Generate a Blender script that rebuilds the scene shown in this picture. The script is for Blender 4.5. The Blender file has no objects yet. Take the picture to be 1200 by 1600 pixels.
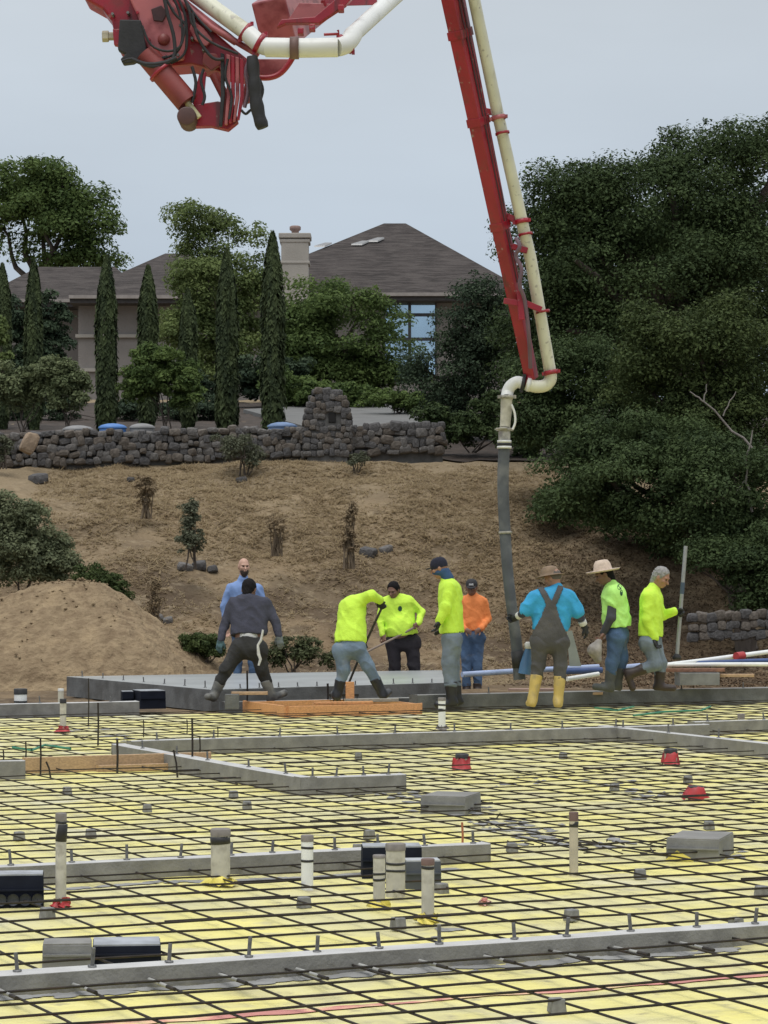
import bpy, math, random
import numpy as np
from mathutils import Vector as V, Matrix, Quaternion

random.seed(7); RNG = np.random.default_rng(11)
SC = bpy.context.scene
COL = SC.collection

# ------------------------------------------------------------ camera
F_PX, CAM_H, PITCH = 4180.0, 1.62, math.atan(90/4180)
cam_d = bpy.data.cameras.new('camera'); cam = bpy.data.objects.new('camera', cam_d); COL.objects.link(cam)
cam.location = (0, 0, CAM_H); cam.rotation_euler = (math.pi/2 + PITCH, 0, 0)
cam_d.sensor_fit = 'VERTICAL'; cam_d.sensor_height = 24; cam_d.lens = 24*F_PX/1600
cam_d.clip_start = .1; cam_d.clip_end = 4000
SC.camera = cam
SC.render.resolution_x, SC.render.resolution_y = 768, 1024

# ------------------------------------------------------------ sky (overcast) and a wide soft sun
SUN_EL, SUN_AZ = 70, 200
w = bpy.data.worlds.new('World'); SC.world = w; w.use_nodes = True
nt = w.node_tree; N = nt.nodes; L = nt.links; N.clear()
out = N.new('ShaderNodeOutputWorld'); bg = N.new('ShaderNodeBackground'); bg.inputs['Strength'].default_value = .1
sky = N.new('ShaderNodeTexSky'); sky.sky_type = 'NISHITA'; sky.sun_disc = False
sky.sun_elevation = math.radians(SUN_EL); sky.sun_rotation = math.radians(SUN_AZ); sky.dust_density = 4
tc = N.new('ShaderNodeTexCoord'); sep = N.new('ShaderNodeSeparateXYZ'); rmp = N.new('ShaderNodeValToRGB')
L.new(tc.outputs['Generated'], sep.inputs[0]); L.new(sep.outputs['Z'], rmp.inputs['Fac'])
e = rmp.color_ramp.elements
e[0].position = 0; e[0].color = (.435, .53, .66, 1)
e[1].position = 1; e[1].color = (1.45, 1.48, 1.52, 1)
x = e.new(.10); x.color = (.52, .605, .705, 1)
x = e.new(.22); x.color = (.64, .695, .745, 1)
cl = N.new('ShaderNodeTexNoise'); cl.inputs['Scale'].default_value = 3.2; cl.inputs['Detail'].default_value = 5
mp = N.new('ShaderNodeMapping'); mp.inputs['Scale'].default_value = (1, 1, 3.5)
L.new(tc.outputs['Generated'], mp.inputs[0]); L.new(mp.outputs[0], cl.inputs['Vector'])
mr = N.new('ShaderNodeMapRange'); mr.inputs['From Min'].default_value = .3; mr.inputs['From Max'].default_value = .7
mr.inputs['To Min'].default_value = 9.1; mr.inputs['To Max'].default_value = 10.7
L.new(cl.outputs['Fac'], mr.inputs['Value'])
sc = N.new('ShaderNodeVectorMath'); sc.operation = 'SCALE'; L.new(rmp.outputs['Color'], sc.inputs[0]); L.new(mr.outputs[0], sc.inputs['Scale'])
mx = N.new('ShaderNodeMix'); mx.data_type = 'RGBA'; mx.inputs[0].default_value = .88
L.new(sky.outputs[0], mx.inputs[6]); L.new(sc.outputs[0], mx.inputs[7])
L.new(mx.outputs[2], bg.inputs['Color']); L.new(bg.outputs[0], out.inputs[0])
sun_d = bpy.data.lights.new('sun', 'SUN'); sun_d.energy = 1.4; sun_d.angle = math.radians(35); sun_d.color = (1, .97, .92)
sun = bpy.data.objects.new('sun', sun_d); COL.objects.link(sun)
az = math.radians(SUN_AZ); el = math.radians(SUN_EL)
sun.rotation_euler = V((math.sin(az)*math.cos(el), math.cos(az)*math.cos(el), math.sin(el))).to_track_quat('Z', 'Y').to_euler()
SC.view_settings.view_transform = 'Standard'; SC.view_settings.look = 'None'
SC.view_settings.exposure = 0; SC.view_settings.gamma = 1; SC.view_settings.use_curve_mapping = False

# ------------------------------------------------------------ helpers
def ray(px, py):
    a, b = (px-600)/F_PX, (800-py)/F_PX
    return V((a, math.cos(PITCH)-b*math.sin(PITCH), math.sin(PITCH)+b*math.cos(PITCH)))
def at(px, py, Y):
    r = ray(px, py); return V((0, 0, CAM_H)) + r*(Y/r.y)
def gnd(px, py, z=0.):
    r = ray(px, py); return V((0, 0, CAM_H)) + r*((z-CAM_H)/r.z)
def lin(c):   # sRGB 0-255 -> linear
    return tuple(((x/255)/12.92 if x/255 < .04045 else ((x/255+.055)/1.055)**2.4) for x in c)

def M(name, col, rough=.7, var=.25, scale=6., bump=0., bscale=30., metal=0., col2=None, spec=.5, stretch=None, detail=6., attr=None, lo=.35, hi=.65):
    """Principled material whose colour wanders between col*(1-var) / col2 and col."""
    m = bpy.data.materials.new(name); m.use_nodes = True
    nt = m.node_tree; N = nt.nodes; L = nt.links; P = N['Principled BSDF']
    P.inputs['Roughness'].default_value = rough; P.inputs['Metallic'].default_value = metal
    P.inputs['Specular IOR Level'].default_value = spec
    c2 = col2 if col2 else tuple(x*(1-var) for x in col)
    tc = N.new('ShaderNodeTexCoord'); vec = tc.outputs['Object']
    if stretch:
        mp = N.new('ShaderNodeMapping'); mp.inputs['Scale'].default_value = stretch; L.new(vec, mp.inputs[0]); vec = mp.outputs[0]
    if attr:
        a = N.new('ShaderNodeAttribute'); a.attribute_name = attr; fac = a.outputs['Fac']
    else:
        n = N.new('ShaderNodeTexNoise'); n.inputs['Scale'].default_value = scale; n.inputs['Detail'].default_value = detail
        L.new(vec, n.inputs['Vector']); r = N.new('ShaderNodeMapRange')
        r.inputs['From Min'].default_value = lo; r.inputs['From Max'].default_value = hi; L.new(n.outputs['Fac'], r.inputs['Value']); fac = r.outputs[0]
    mx = N.new('ShaderNodeMix'); mx.data_type = 'RGBA'; L.new(fac, mx.inputs[0])
    mx.inputs[6].default_value = (*c2, 1); mx.inputs[7].default_value = (*col, 1)
    L.new(mx.outputs[2], P.inputs['Base Color'])
    if bump:
        b = N.new('ShaderNodeTexNoise'); b.inputs['Scale'].default_value = bscale; b.inputs['Detail'].default_value = 4
        L.new(vec, b.inputs['Vector']); bn = N.new('ShaderNodeBump'); bn.inputs['Strength'].default_value = 1; bn.inputs['Distance'].default_value = bump
        L.new(b.outputs['Fac'], bn.inputs['Height']); L.new(bn.outputs[0], P.inputs['Normal'])
    return m
def stain(m, col, scale=3., lo=.55, hi=.7, stretch=None, fac=1.):
    """adds a second blotchy layer (dirt, marks) on top of a material M()"""
    nt = m.node_tree; N = nt.nodes; L = nt.links; P = N['Principled BSDF']
    src = P.inputs['Base Color'].links[0].from_socket
    tc = N.new('ShaderNodeTexCoord'); vec = tc.outputs['Object']
    if stretch:
        mp = N.new('ShaderNodeMapping'); mp.inputs['Scale'].default_value = stretch; L.new(vec, mp.inputs[0]); vec = mp.outputs[0]
    n = N.new('ShaderNodeTexNoise'); n.inputs['Scale'].default_value = scale; n.inputs['Detail'].default_value = 7; L.new(vec, n.inputs['Vector'])
    r = N.new('ShaderNodeMapRange'); r.inputs['From Min'].default_value = lo; r.inputs['From Max'].default_value = hi; r.inputs['To Max'].default_value = fac
    L.new(n.outputs['Fac'], r.inputs['Value'])
    mx = N.new('ShaderNodeMix'); mx.data_type = 'RGBA'; L.new(r.outputs[0], mx.inputs[0]); L.new(src, mx.inputs[6]); mx.inputs[7].default_value = (*col, 1)
    L.new(mx.outputs[2], P.inputs['Base Color']); return m
def slope_tint(m, col, y0, y1, fac):
    """dead grass thatch takes over from bare soil going up the bank"""
    nt = m.node_tree; N = nt.nodes; L = nt.links; P = N['Principled BSDF']; src = P.inputs['Base Color'].links[0].from_socket
    tc = N.new('ShaderNodeTexCoord'); sp = N.new('ShaderNodeSeparateXYZ'); L.new(tc.outputs['Object'], sp.inputs[0])
    n = N.new('ShaderNodeTexNoise'); n.inputs['Scale'].default_value = .9; n.inputs['Detail'].default_value = 7; L.new(tc.outputs['Object'], n.inputs['Vector'])
    ad = N.new('ShaderNodeMath'); ad.operation = 'MULTIPLY_ADD'; L.new(n.outputs['Fac'], ad.inputs[0]); ad.inputs[1].default_value = 14; L.new(sp.outputs['Y'], ad.inputs[2])
    r = N.new('ShaderNodeMapRange'); r.inputs['From Min'].default_value = y0+7; r.inputs['From Max'].default_value = y1+7; r.inputs['To Max'].default_value = fac; L.new(ad.outputs[0], r.inputs['Value'])
    mx = N.new('ShaderNodeMix'); mx.data_type = 'RGBA'; L.new(r.outputs[0], mx.inputs[0]); L.new(src, mx.inputs[6]); mx.inputs[7].default_value = (*col, 1); L.new(mx.outputs[2], P.inputs['Base Color'])
def leafmat(name, c1, c2, rough=.6, transl=.22):
    m = M(name, c1, rough, col2=c2, attr='hue', spec=.3)
    nt = m.node_tree; N = nt.nodes; L = nt.links; P = N['Principled BSDF']; o = N['Material Output']
    P.inputs['Specular IOR Level'].default_value = .12
    t = N.new('ShaderNodeBsdfTranslucent'); s = N.new('ShaderNodeMixShader'); s.inputs[0].default_value = transl
    L.new(P.inputs['Base Color'].links[0].from_socket, t.inputs['Color'])
    L.new(P.outputs[0], s.inputs[1]); L.new(t.outputs[0], s.inputs[2]); L.new(s.outputs[0], o.inputs['Surface']); return m

def tag(o, label=None, cat=None, group=None, kind=None):
    if label: o['label'] = label
    if cat: o['category'] = cat
    if group: o['group'] = group
    if kind: o['kind'] = kind
    return o
def thing(name, loc, label, cat, group=None, rz=0):
    o = bpy.data.objects.new(name, None); COL.objects.link(o); o.location = loc; o.rotation_euler = (0, 0, rz)
    o.empty_display_size = .2
    return tag(o, label, cat, group)
def link(name, me, parent=None, loc=(0, 0, 0)):
    o = bpy.data.objects.new(name, me); COL.objects.link(o); o.location = loc
    if parent: o.parent = parent
    return o

class MB:
    """mesh builder: collects shapes, builds ONE object"""
    def __init__(s): s.v = []; s.f = []; s.mi = []; s.sm = []
    def add(s, vs, fs, mi=0, smooth=False):
        b = len(s.v); s.v += [tuple(v) for v in vs]; s.f += [tuple(i+b for i in f) for f in fs]
        s.mi += [mi]*len(fs); s.sm += [smooth]*len(fs); return s
    def box(s, c, size, rot=None, mi=0, taper=1.):
        c = V(c); h = V(size)/2; R = rot if rot is not None else Matrix.Identity(3); vs = []
        for z in (-1, 1):
            k = taper if z > 0 else 1
            for x, y in ((-1, -1), (1, -1), (1, 1), (-1, 1)): vs.append(c + R @ V((x*h.x*k, y*h.y*k, z*h.z)))
        return s.add(vs, [(3, 2, 1, 0), (4, 5, 6, 7), (0, 1, 5, 4), (1, 2, 6, 5), (2, 3, 7, 6), (3, 0, 4, 7)], mi)
    def beam(s, a, b, wdt, hgt, up=(0, 0, 1), mi=0, w2=None, h2=None):
        """rectangular bar from a to b, cross-section w (sideways) x h (along up)"""
        a, b, up = V(a), V(b), V(up); d = (b-a).normalized(); sd = d.cross(up)
        if sd.length < 1e-5: sd = d.cross(V((1, 0, 0)))
        sd.normalize(); u = sd.cross(d).normalized(); vs = []
        for p, ww, hh in ((a, wdt, hgt), (b, w2 or wdt, h2 or hgt)):
            for x, y in ((-1, -1), (1, -1), (1, 1), (-1, 1)): vs.append(p + sd*x*ww/2 + u*y*hh/2)
        return s.add(vs, [(0, 1, 2, 3), (7, 6, 5, 4), (4, 5, 1, 0), (5, 6, 2, 1), (6, 7, 3, 2), (7, 4, 0, 3)], mi)
    def tube(s, pts, r, n=10, mi=0, cap=True):
        pts = [V(p) for p in pts]; rs = r if isinstance(r, (list, tuple)) else [r]*len(pts); vs = []; prev = None
        for i, p in enumerate(pts):
            d = (pts[min(i+1, len(pts)-1)] - pts[max(i-1, 0)])
            d = d.normalized() if d.length > 1e-9 else V((0, 0, 1))
            if prev is None: q = d.orthogonal().normalized()
            else: q = (prev - d*prev.dot(d)); q = q.normalized() if q.length > 1e-6 else d.orthogonal().normalized()
            prev = q; t = d.cross(q)
            for k in range(n):
                a = 2*math.pi*k/n; vs.append(p + (q*math.cos(a) + t*math.sin(a))*rs[i])
        fs = []
        for i in range(len(pts)-1):
            for k in range(n): fs.append((i*n+k, i*n+(k+1) % n, (i+1)*n+(k+1) % n, (i+1)*n+k))
        s.add(vs, fs, mi, True)
        if cap: s.add(vs[:n], [tuple(range(n-1, -1, -1))], mi); s.add(vs[-n:], [tuple(range(n))], mi)
        return s
    def lathe(s, c, prof, n=20, axis=(0, 0, 1), mi=0, smooth=True, sx=1, sy=1, fr=None):
        q = V((0, 0, 1)).rotation_difference(V(axis).normalized()).to_matrix() if fr is None else fr; c = V(c); vs = []
        for r, z in prof:
            for k in range(n):
                a = 2*math.pi*k/n; vs.append(c + q @ V((r*math.cos(a)*sx, r*math.sin(a)*sy, z)))
        fs = [(i*n+k, i*n+(k+1) % n, (i+1)*n+(k+1) % n, (i+1)*n+k) for i in range(len(prof)-1) for k in range(n)]
        return s.add(vs, fs, mi, smooth)
    def prism(s, poly, off, mi=0):
        """closed polygon (3-D points) extruded by vector off"""
        n = len(poly); off = V(off); a = [V(p) for p in poly]
        s.add(a + [p+off for p in a], [tuple(range(n-1, -1, -1)), tuple(range(n, 2*n))] + [(i, (i+1) % n, n+(i+1) % n, n+i) for i in range(n)], mi); return s
    def build(s, name, mats, parent=None, loc=(0, 0, 0), bevel=0, base=None):
        me = bpy.data.meshes.new(name); o = V(base) if base is not None else V((0, 0, 0))
        me.from_pydata([tuple(V(v)-o) for v in s.v], [], s.f)
        for m in (mats if isinstance(mats, (list, tuple)) else [mats]): me.materials.append(m)
        me.polygons.foreach_set('material_index', s.mi); me.polygons.foreach_set('use_smooth', s.sm); me.update()
        ob = link(name, me, parent, loc if base is None or parent else base)
        if bevel:
            b = ob.modifiers.new('bevel', 'BEVEL'); b.width = bevel; b.segments = 2; b.limit_method = 'ANGLE'; b.angle_limit = math.radians(40)
        return ob
def npmesh(name, v, f, mat, parent=None, loc=(0, 0, 0), smooth=False, attr=None):
    """fast mesh from arrays; f is (n,k)"""
    v = np.ascontiguousarray(v, dtype=np.float32); f = np.ascontiguousarray(f, dtype=np.int32); k = f.shape[1]
    me = bpy.data.meshes.new(name); me.vertices.add(len(v)); me.vertices.foreach_set('co', v.ravel())
    me.loops.add(f.size); me.loops.foreach_set('vertex_index', f.ravel())
    me.polygons.add(len(f)); me.polygons.foreach_set('loop_start', np.arange(len(f), dtype=np.int32)*k)
    if smooth: me.polygons.foreach_set('use_smooth', np.ones(len(f), dtype=bool))
    for m in (mat if isinstance(mat, (list, tuple)) else [mat]): me.materials.append(m)
    if attr is not None:
        a = me.attributes.new('hue', 'FLOAT', 'POINT'); a.data.foreach_set('value', np.ascontiguousarray(attr, dtype=np.float32))
    me.update(calc_edges=True); return link(name, me, parent, loc)
def vnoise(x, y, seed=0):
    """smooth value noise, arrays ok"""
    x = np.asarray(x, float); y = np.asarray(y, float); xi = np.floor(x); yi = np.floor(y); fx = x-xi; fy = y-yi
    fx = fx*fx*(3-2*fx); fy = fy*fy*(3-2*fy)
    def h(a, b):
        t = np.sin(a*127.1+b*311.7+seed*74.7)*43758.5453; return t-np.floor(t)
    return (h(xi, yi)*(1-fx)+h(xi+1, yi)*fx)*(1-fy) + (h(xi, yi+1)*(1-fx)+h(xi+1, yi+1)*fx)*fy
def fbm(x, y, o=4, seed=0):
    s = 0; a = .5
    for i in range(o): s = s + a*vnoise(np.asarray(x)*2**i, np.asarray(y)*2**i, seed+i); a /= 2
    return s
def smooth(t): t = np.clip(t, 0, 1); return t*t*(3-2*t)

# slab axes: bars run along AX (to the right, slightly away) and BX (away, to the left)
AX = V((9000, 4180, 0)).normalized(); BX = V((-AX.y, AX.x, 0))
OG = gnd(600, 1529.5)
def uv(p): q = p-OG; return q.dot(AX), q.dot(BX)
def P(u, v, z=0.): q = OG + AX*u + BX*v; q.z = z; return q
RS = Matrix((AX, BX, V((0, 0, 1)))).transposed()     # rotation slab -> world
RZ = math.atan2(AX.y, AX.x)
V_EDGE = uv(gnd(900, 1101, -.05))[1]                 # far edge of the foundation (perimeter kerb, front face)
# ------------------------------------------------------------ materials of the setting
CONC = M('kerb_concrete', (.245, .24, .225), .85, .3, 9, .004, 60); stain(CONC, (.17, .165, .155), 4, .5, .68, fac=.7)
CONC_D = M('damp_concrete', (.15, .155, .155), .75, .4, 5, .006, 40); stain(CONC_D, (.08, .08, .078), 3, .5, .65)
CONC_T = M('top_lit_kerb', (.52, .515, .50), .5, .2, 7, .002, 60); CONC_DT = M('top_lit_damp_kerb', (.27, .265, .25), .55, .35, 5, .004, 50)  # kerb tops: light from above is put into the paler colour
CONC_W = M('wet_slab_concrete', (.33, .35, .35), .35, .22, 1.2, .002, 30)
STEEL = M('rusty_rebar', (.024, .018, .014), .8, .5, 25, .0015, 90); stain(STEEL, (.065, .036, .02), 9, .55, .72, fac=.5)
STEEL_G = M('grey_steel', (.20, .20, .20), .55, .4, 30, metal=.5)
LUM_O = M('orange_lumber', (.68, .34, .145), .75, .35, 7, .002, 40, stretch=(3, 14, 14))
LUM_T = M('tan_lumber', (.50, .34, .20), .8, .3, 7, .002, 40, stretch=(3, 14, 14))
LUM_G = M('weathered_lumber', (.33, .30, .25), .85, .35, 7, .002, 40, stretch=(3, 14, 14))

# ------------------------------------------------------------ ground
def terr(x, y):
    x = np.asarray(x, float); y = np.asarray(y, float)
    base = 42.2 + .6*np.sin(x*.5+1) + .12*np.clip(x, -6, 9)
    t = np.clip((y-base)/(55.2-base), 0, 1); bank = (t - .06*np.sin(2*np.pi*t))
    t2 = np.clip((y-56)/42, 0, 1)
    z = -.13 + 3.95*bank + 4.0*t2*(1.4-.4*t2) + np.clip((y-110)/300, 0, 1)*3
    b = smooth((y-40)/4) * (1-smooth((y-54)/2))
    z = z + b*((fbm(x*1.1, y*1.1, 4, 3)-.47)*.42 + (fbm(x*.35, y*.35, 2, 5)-.4)*.5) + smooth((y-32)/4)*(fbm(x*2.5, y*2.5, 3, 9)-.45)*.10
    return z
xs = np.concatenate([np.linspace(-400, -22, 18), np.linspace(-20, 20, 320), np.linspace(22, 400, 18)])
ys = np.concatenate([np.linspace(-40, 28, 10), np.linspace(29, 58, 240), np.linspace(59, 115, 60), np.linspace(122, 1500, 26)])
gx, gy = np.meshgrid(xs, ys); gz = terr(gx, gy)
nx, ny = len(xs), len(ys); ii = np.arange(nx*ny).reshape(ny, nx)
quads = np.stack([ii[:-1, :-1], ii[:-1, 1:], ii[1:, 1:], ii[1:, :-1]], -1).reshape(-1, 4)
GROUND = M('hill_soil', (.20, .145, .088), .95, col2=(.10, .072, .047), scale=.55, bump=.10, bscale=6, spec=.15, lo=.42, hi=.58)
stain(GROUND, (.085, .062, .042), 2.2, .52, .66, fac=.75); stain(GROUND, (.30, .24, .16), 5, .55, .68, fac=.6)
slope_tint(GROUND, (.265, .208, .132), 45, 53, .7)
tag(npmesh('ground', np.stack([gx, gy, gz], -1).reshape(-1, 3), quads, GROUND, smooth=True), kind='structure')

# yellow vapour barrier over the foundation
us = np.arange(-8, 17, .06); vs = np.arange(-2.6, V_EDGE+.06, .055); gu, gv = np.meshgrid(us, vs)
gz = -.05 + (fbm(gu*2.2, gv*2.2, 4, 21)-.47)*.030 + (np.abs(fbm(gu*1.1+gv*.4, gv*1.3, 3, 33)-.45)*-.03)
gx = OG.x+AX.x*gu+BX.x*gv; gy = OG.y+AX.y*gu+BX.y*gv
nx, ny = len(us), len(vs); ii = np.arange(nx*ny).reshape(ny, nx)
quads = np.stack([ii[:-1, :-1], ii[:-1, 1:], ii[1:, 1:], ii[1:, :-1]], -1).reshape(-1, 4)
SHEET = M('yellow_vapour_barrier', (.72, .65, .215), .5, col2=(.62, .575, .285), scale=1.3, bump=.035, bscale=4.5, lo=.4, hi=.62)
stain(SHEET, (.78, .70, .20), .55, .55, .66, fac=.6); stain(SHEET, (.45, .41, .24), 5, .54, .70, fac=.75); stain(SHEET, (.26, .22, .14), 11, .60, .72, fac=.6); stain(SHEET, (.40, .38, .28), 1.4, .60, .74, fac=.55); stain(SHEET, (.62, .60, .50), .8, .6, .7, fac=.6)
tag(npmesh('vapour_barrier_floor', np.stack([gx, gy, gz], -1).reshape(-1, 3), quads, SHEET, smooth=True), kind='structure')

# ------------------------------------------------------------ poured slab behind the far edge
ZS = .15
sc_ = uv(gnd(330, 1078, ZS)); sl = uv(gnd(104, 1057.5, ZS)); sr = uv(gnd(690, 1066, ZS))
SV0 = sc_[1]; SU0 = sc_[0]; SU1 = sr[0]; SV1 = sl[1]
mb = MB(); poly = [gnd(*q, ZS) for q in ((330, 1077.5), (700, 1066.5), (690, 1047), (104, 1057))]
for q in poly: q.z = -.12
mb.prism(poly, (0, 0, ZS-.004+.12), 1)
mb.prism([V((p.x, p.y, ZS-.004)) for p in poly], (0, 0, .004), 0)
slab = mb.build('concrete_slab', [CONC_W, CONC_D], bevel=.006); tag(slab, kind='structure')
bolt_me = None
def bolt_mesh():
    global bolt_me
    if bolt_me is None:
        o = MB().tube([(0, 0, -.06), (0, 0, .075)], .0085, 6).lathe((0, 0, 0), [(.018, 0), (.018, .008), (.009, .008)], 6).build('anchor_bolt', STEEL_G)
        bolt_me = o.data; bpy.data.objects.remove(o)
    return bolt_me
def bolt(parent, wp, s=1., rnd=.12):
    o = link('anchor_bolt', bolt_mesh(), parent, V(wp)-parent.location)
    o.rotation_euler = (random.uniform(-rnd, rnd), random.uniform(-rnd, rnd), 0); o.scale = (1, 1, s*random.uniform(.85, 1.15)); return o
for k in range(7): bolt(slab, gnd(124+k*32, 1057.5+k*2.9, ZS)+V((.03, .1, 0)), 1)
for k in range(12): bolt(slab, gnd(345+k*30, 1077-k*.9, ZS)+V((0, .08, 0)), .8)

# ------------------------------------------------------------ concrete kerbs with anchor bolts
def kerb(px, py, axis, length, h, wd, label, mat=CONC, bolts=.305, off=.15, start=0., bs=1.):
    """px,py: the near top corner; runs along axis for length; width goes away from the camera"""
    z = -.05+h; p0 = gnd(px, py, z); u, v = uv(p0)
    k = thing('concrete_kerb', P(u, v, -.05), label, 'kerb', 'low concrete kerbs between the rebar bays')
    d, s = (AX, BX) if axis == 'A' else (BX, AX)
    n = max(2, int(abs(length)/.35)); mb = MB(); rows = []
    for i in range(n+1):
        t = length*i/n; j = lambda a: random.uniform(-a, a)
        c = [V((0, 0, -.04))+d*t + s*j(.004), V((0, 0, h))+d*t + s*j(.003), V((0, 0, h))+d*t+s*(wd+j(.003)), V((0, 0, -.04))+d*t+s*wd]
        c[1].z += j(.002); c[2].z += j(.002); rows += c
    fs = [(4*i+a, 4*i+(a+1) % 4, 4*i+4+(a+1) % 4, 4*i+4+a) for i in range(n) for a in range(4)] + [(0, 1, 2, 3), (4*n+3, 4*n+2, 4*n+1, 4*n)]
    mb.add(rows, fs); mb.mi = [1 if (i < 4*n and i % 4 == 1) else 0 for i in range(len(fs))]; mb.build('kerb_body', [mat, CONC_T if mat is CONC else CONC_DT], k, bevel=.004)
    if bolts:
        t = start+off
        while t < abs(length)-.05:
            q = P(u, v, z) + d*(t*(1 if length > 0 else -1)+random.uniform(-.04, .04)) + s*wd*random.uniform(.35, .6)
            bolt(k, q, bs); t += bolts
    return k
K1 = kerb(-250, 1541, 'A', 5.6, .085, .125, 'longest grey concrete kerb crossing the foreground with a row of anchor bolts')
tag(K1)
u1, v1 = uv(gnd(600, 1487, .035))
# dowel stubs sticking out at the foot of the nearest kerb
MUD = M('cement_splashed_steel', (.36, .36, .34), .85, .4, 12)
for i in range(12):
    u = -1.73 + i*.305 + random.uniform(-.03, .03); o = MB()
    a = P(u, v1-.005, -.012); b = P(u+random.uniform(-.01, .01), v1-random.uniform(.16, .24), -.008)
    o.tube([a-K1.location, b-K1.location], .0085, 6, 0); o.tube([b-K1.location, b+(b-a).normalized()*.09-K1.location], .0085, 6, 1)
    o.build('dowel', [MUD, STEEL], K1)
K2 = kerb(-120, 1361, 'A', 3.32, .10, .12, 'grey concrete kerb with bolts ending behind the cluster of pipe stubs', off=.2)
# its right end must land at px 764
e2 = uv(gnd(764, 1327, .05))
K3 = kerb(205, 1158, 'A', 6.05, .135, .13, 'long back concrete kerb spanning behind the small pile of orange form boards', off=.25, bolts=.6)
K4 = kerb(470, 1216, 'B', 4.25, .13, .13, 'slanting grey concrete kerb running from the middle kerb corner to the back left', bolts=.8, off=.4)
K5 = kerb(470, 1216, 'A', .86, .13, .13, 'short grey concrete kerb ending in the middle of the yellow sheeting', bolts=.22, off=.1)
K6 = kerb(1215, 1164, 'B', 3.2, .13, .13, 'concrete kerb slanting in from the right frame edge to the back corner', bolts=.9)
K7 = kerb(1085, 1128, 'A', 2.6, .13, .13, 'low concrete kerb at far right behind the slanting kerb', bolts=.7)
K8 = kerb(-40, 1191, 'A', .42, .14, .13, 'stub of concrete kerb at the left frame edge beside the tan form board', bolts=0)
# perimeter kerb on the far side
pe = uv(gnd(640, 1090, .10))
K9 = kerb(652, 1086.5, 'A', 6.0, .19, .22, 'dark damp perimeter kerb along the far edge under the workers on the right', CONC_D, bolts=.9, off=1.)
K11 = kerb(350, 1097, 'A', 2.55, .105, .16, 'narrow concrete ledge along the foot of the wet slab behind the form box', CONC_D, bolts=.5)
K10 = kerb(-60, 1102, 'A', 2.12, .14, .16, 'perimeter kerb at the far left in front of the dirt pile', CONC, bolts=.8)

# ------------------------------------------------------------ rebar mat, bar by bar
mat_root = thing('rebar_mat', P(3, 6, 0), 'grid of rusty reinforcing bars tied over the yellow sheeting', 'rebar mat')
base = mat_root.location.copy()
def vis(p, m): return p.y > 7.5 and abs(p.x) < p.y*600/F_PX + m*3.2
def bar(pts, r=.0054, name='rebar', mt=STEEL): return MB().tube([p-base for p in pts], r, 5, cap=False).build(name, mt, mat_root)
VB = uv(gnd(600, 1210, 0))[1]; u5 = uv(gnd(475, 1216, 0))[0]
vk = [-1.02, -.745, -.5, -.265, .0]          # spacings read off the foreground bay
while vk[-1] < V_EDGE-.5: vk.append(vk[-1] + (.325 if vk[-1] < VB else .44))
for v in vk:
    j = random.uniform(-.015, .015) if v > 1 else 0; sl_ = random.uniform(-.003, .003); pts = []
    for u in np.arange(-7, 16.2, .6):
        p = P(u, v+j+sl_*u+random.uniform(-.011, .011), .002+random.uniform(-.006, .004))
        if vis(p, .9): pts.append(p)
    if len(pts) > 2: bar(pts, .0058 if v < 3.5 else .0050)
for k in range(-20, 52):
    u = k*.305 + .10 + random.uniform(-.012, .012); sl_ = random.uniform(-.004, .004); pts = []
    for v in np.arange(-2.4, VB+.01, .7):
        p = P(u+sl_*v+random.uniform(-.012, .012), v, -.013+random.uniform(-.006, .004))
        if vis(p, .9): pts.append(p)
    if len(pts) > 2: bar(pts)
for k in range(-8, 46):
    u = 2+k*.365 + random.uniform(-.02, .02); sl_ = random.uniform(-.006, .006); pts = []
    for v in np.arange(VB-.3, V_EDGE-.1, .7):
        p = P(u+sl_*(v-VB)+random.uniform(-.01, .01), v, -.013+random.uniform(-.006, .004))
        if vis(p, .9): pts.append(p)
    if len(pts) > 2: bar(pts)
for i in range(26):    # lapped short bars
    v = random.choice(vk[4:]); p = gnd(random.uniform(30, 1170), random.uniform(1120, 1460)); u, v0 = uv(p)
    v = min(vk, key=lambda a: abs(a-v0)); L_ = random.uniform(.5, 1.4)
    bar([P(u, v+.02, .004), P(u+L_/2, v+.024, .003), P(u+L_, v+.018, .004)], name='lap_bar')
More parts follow.
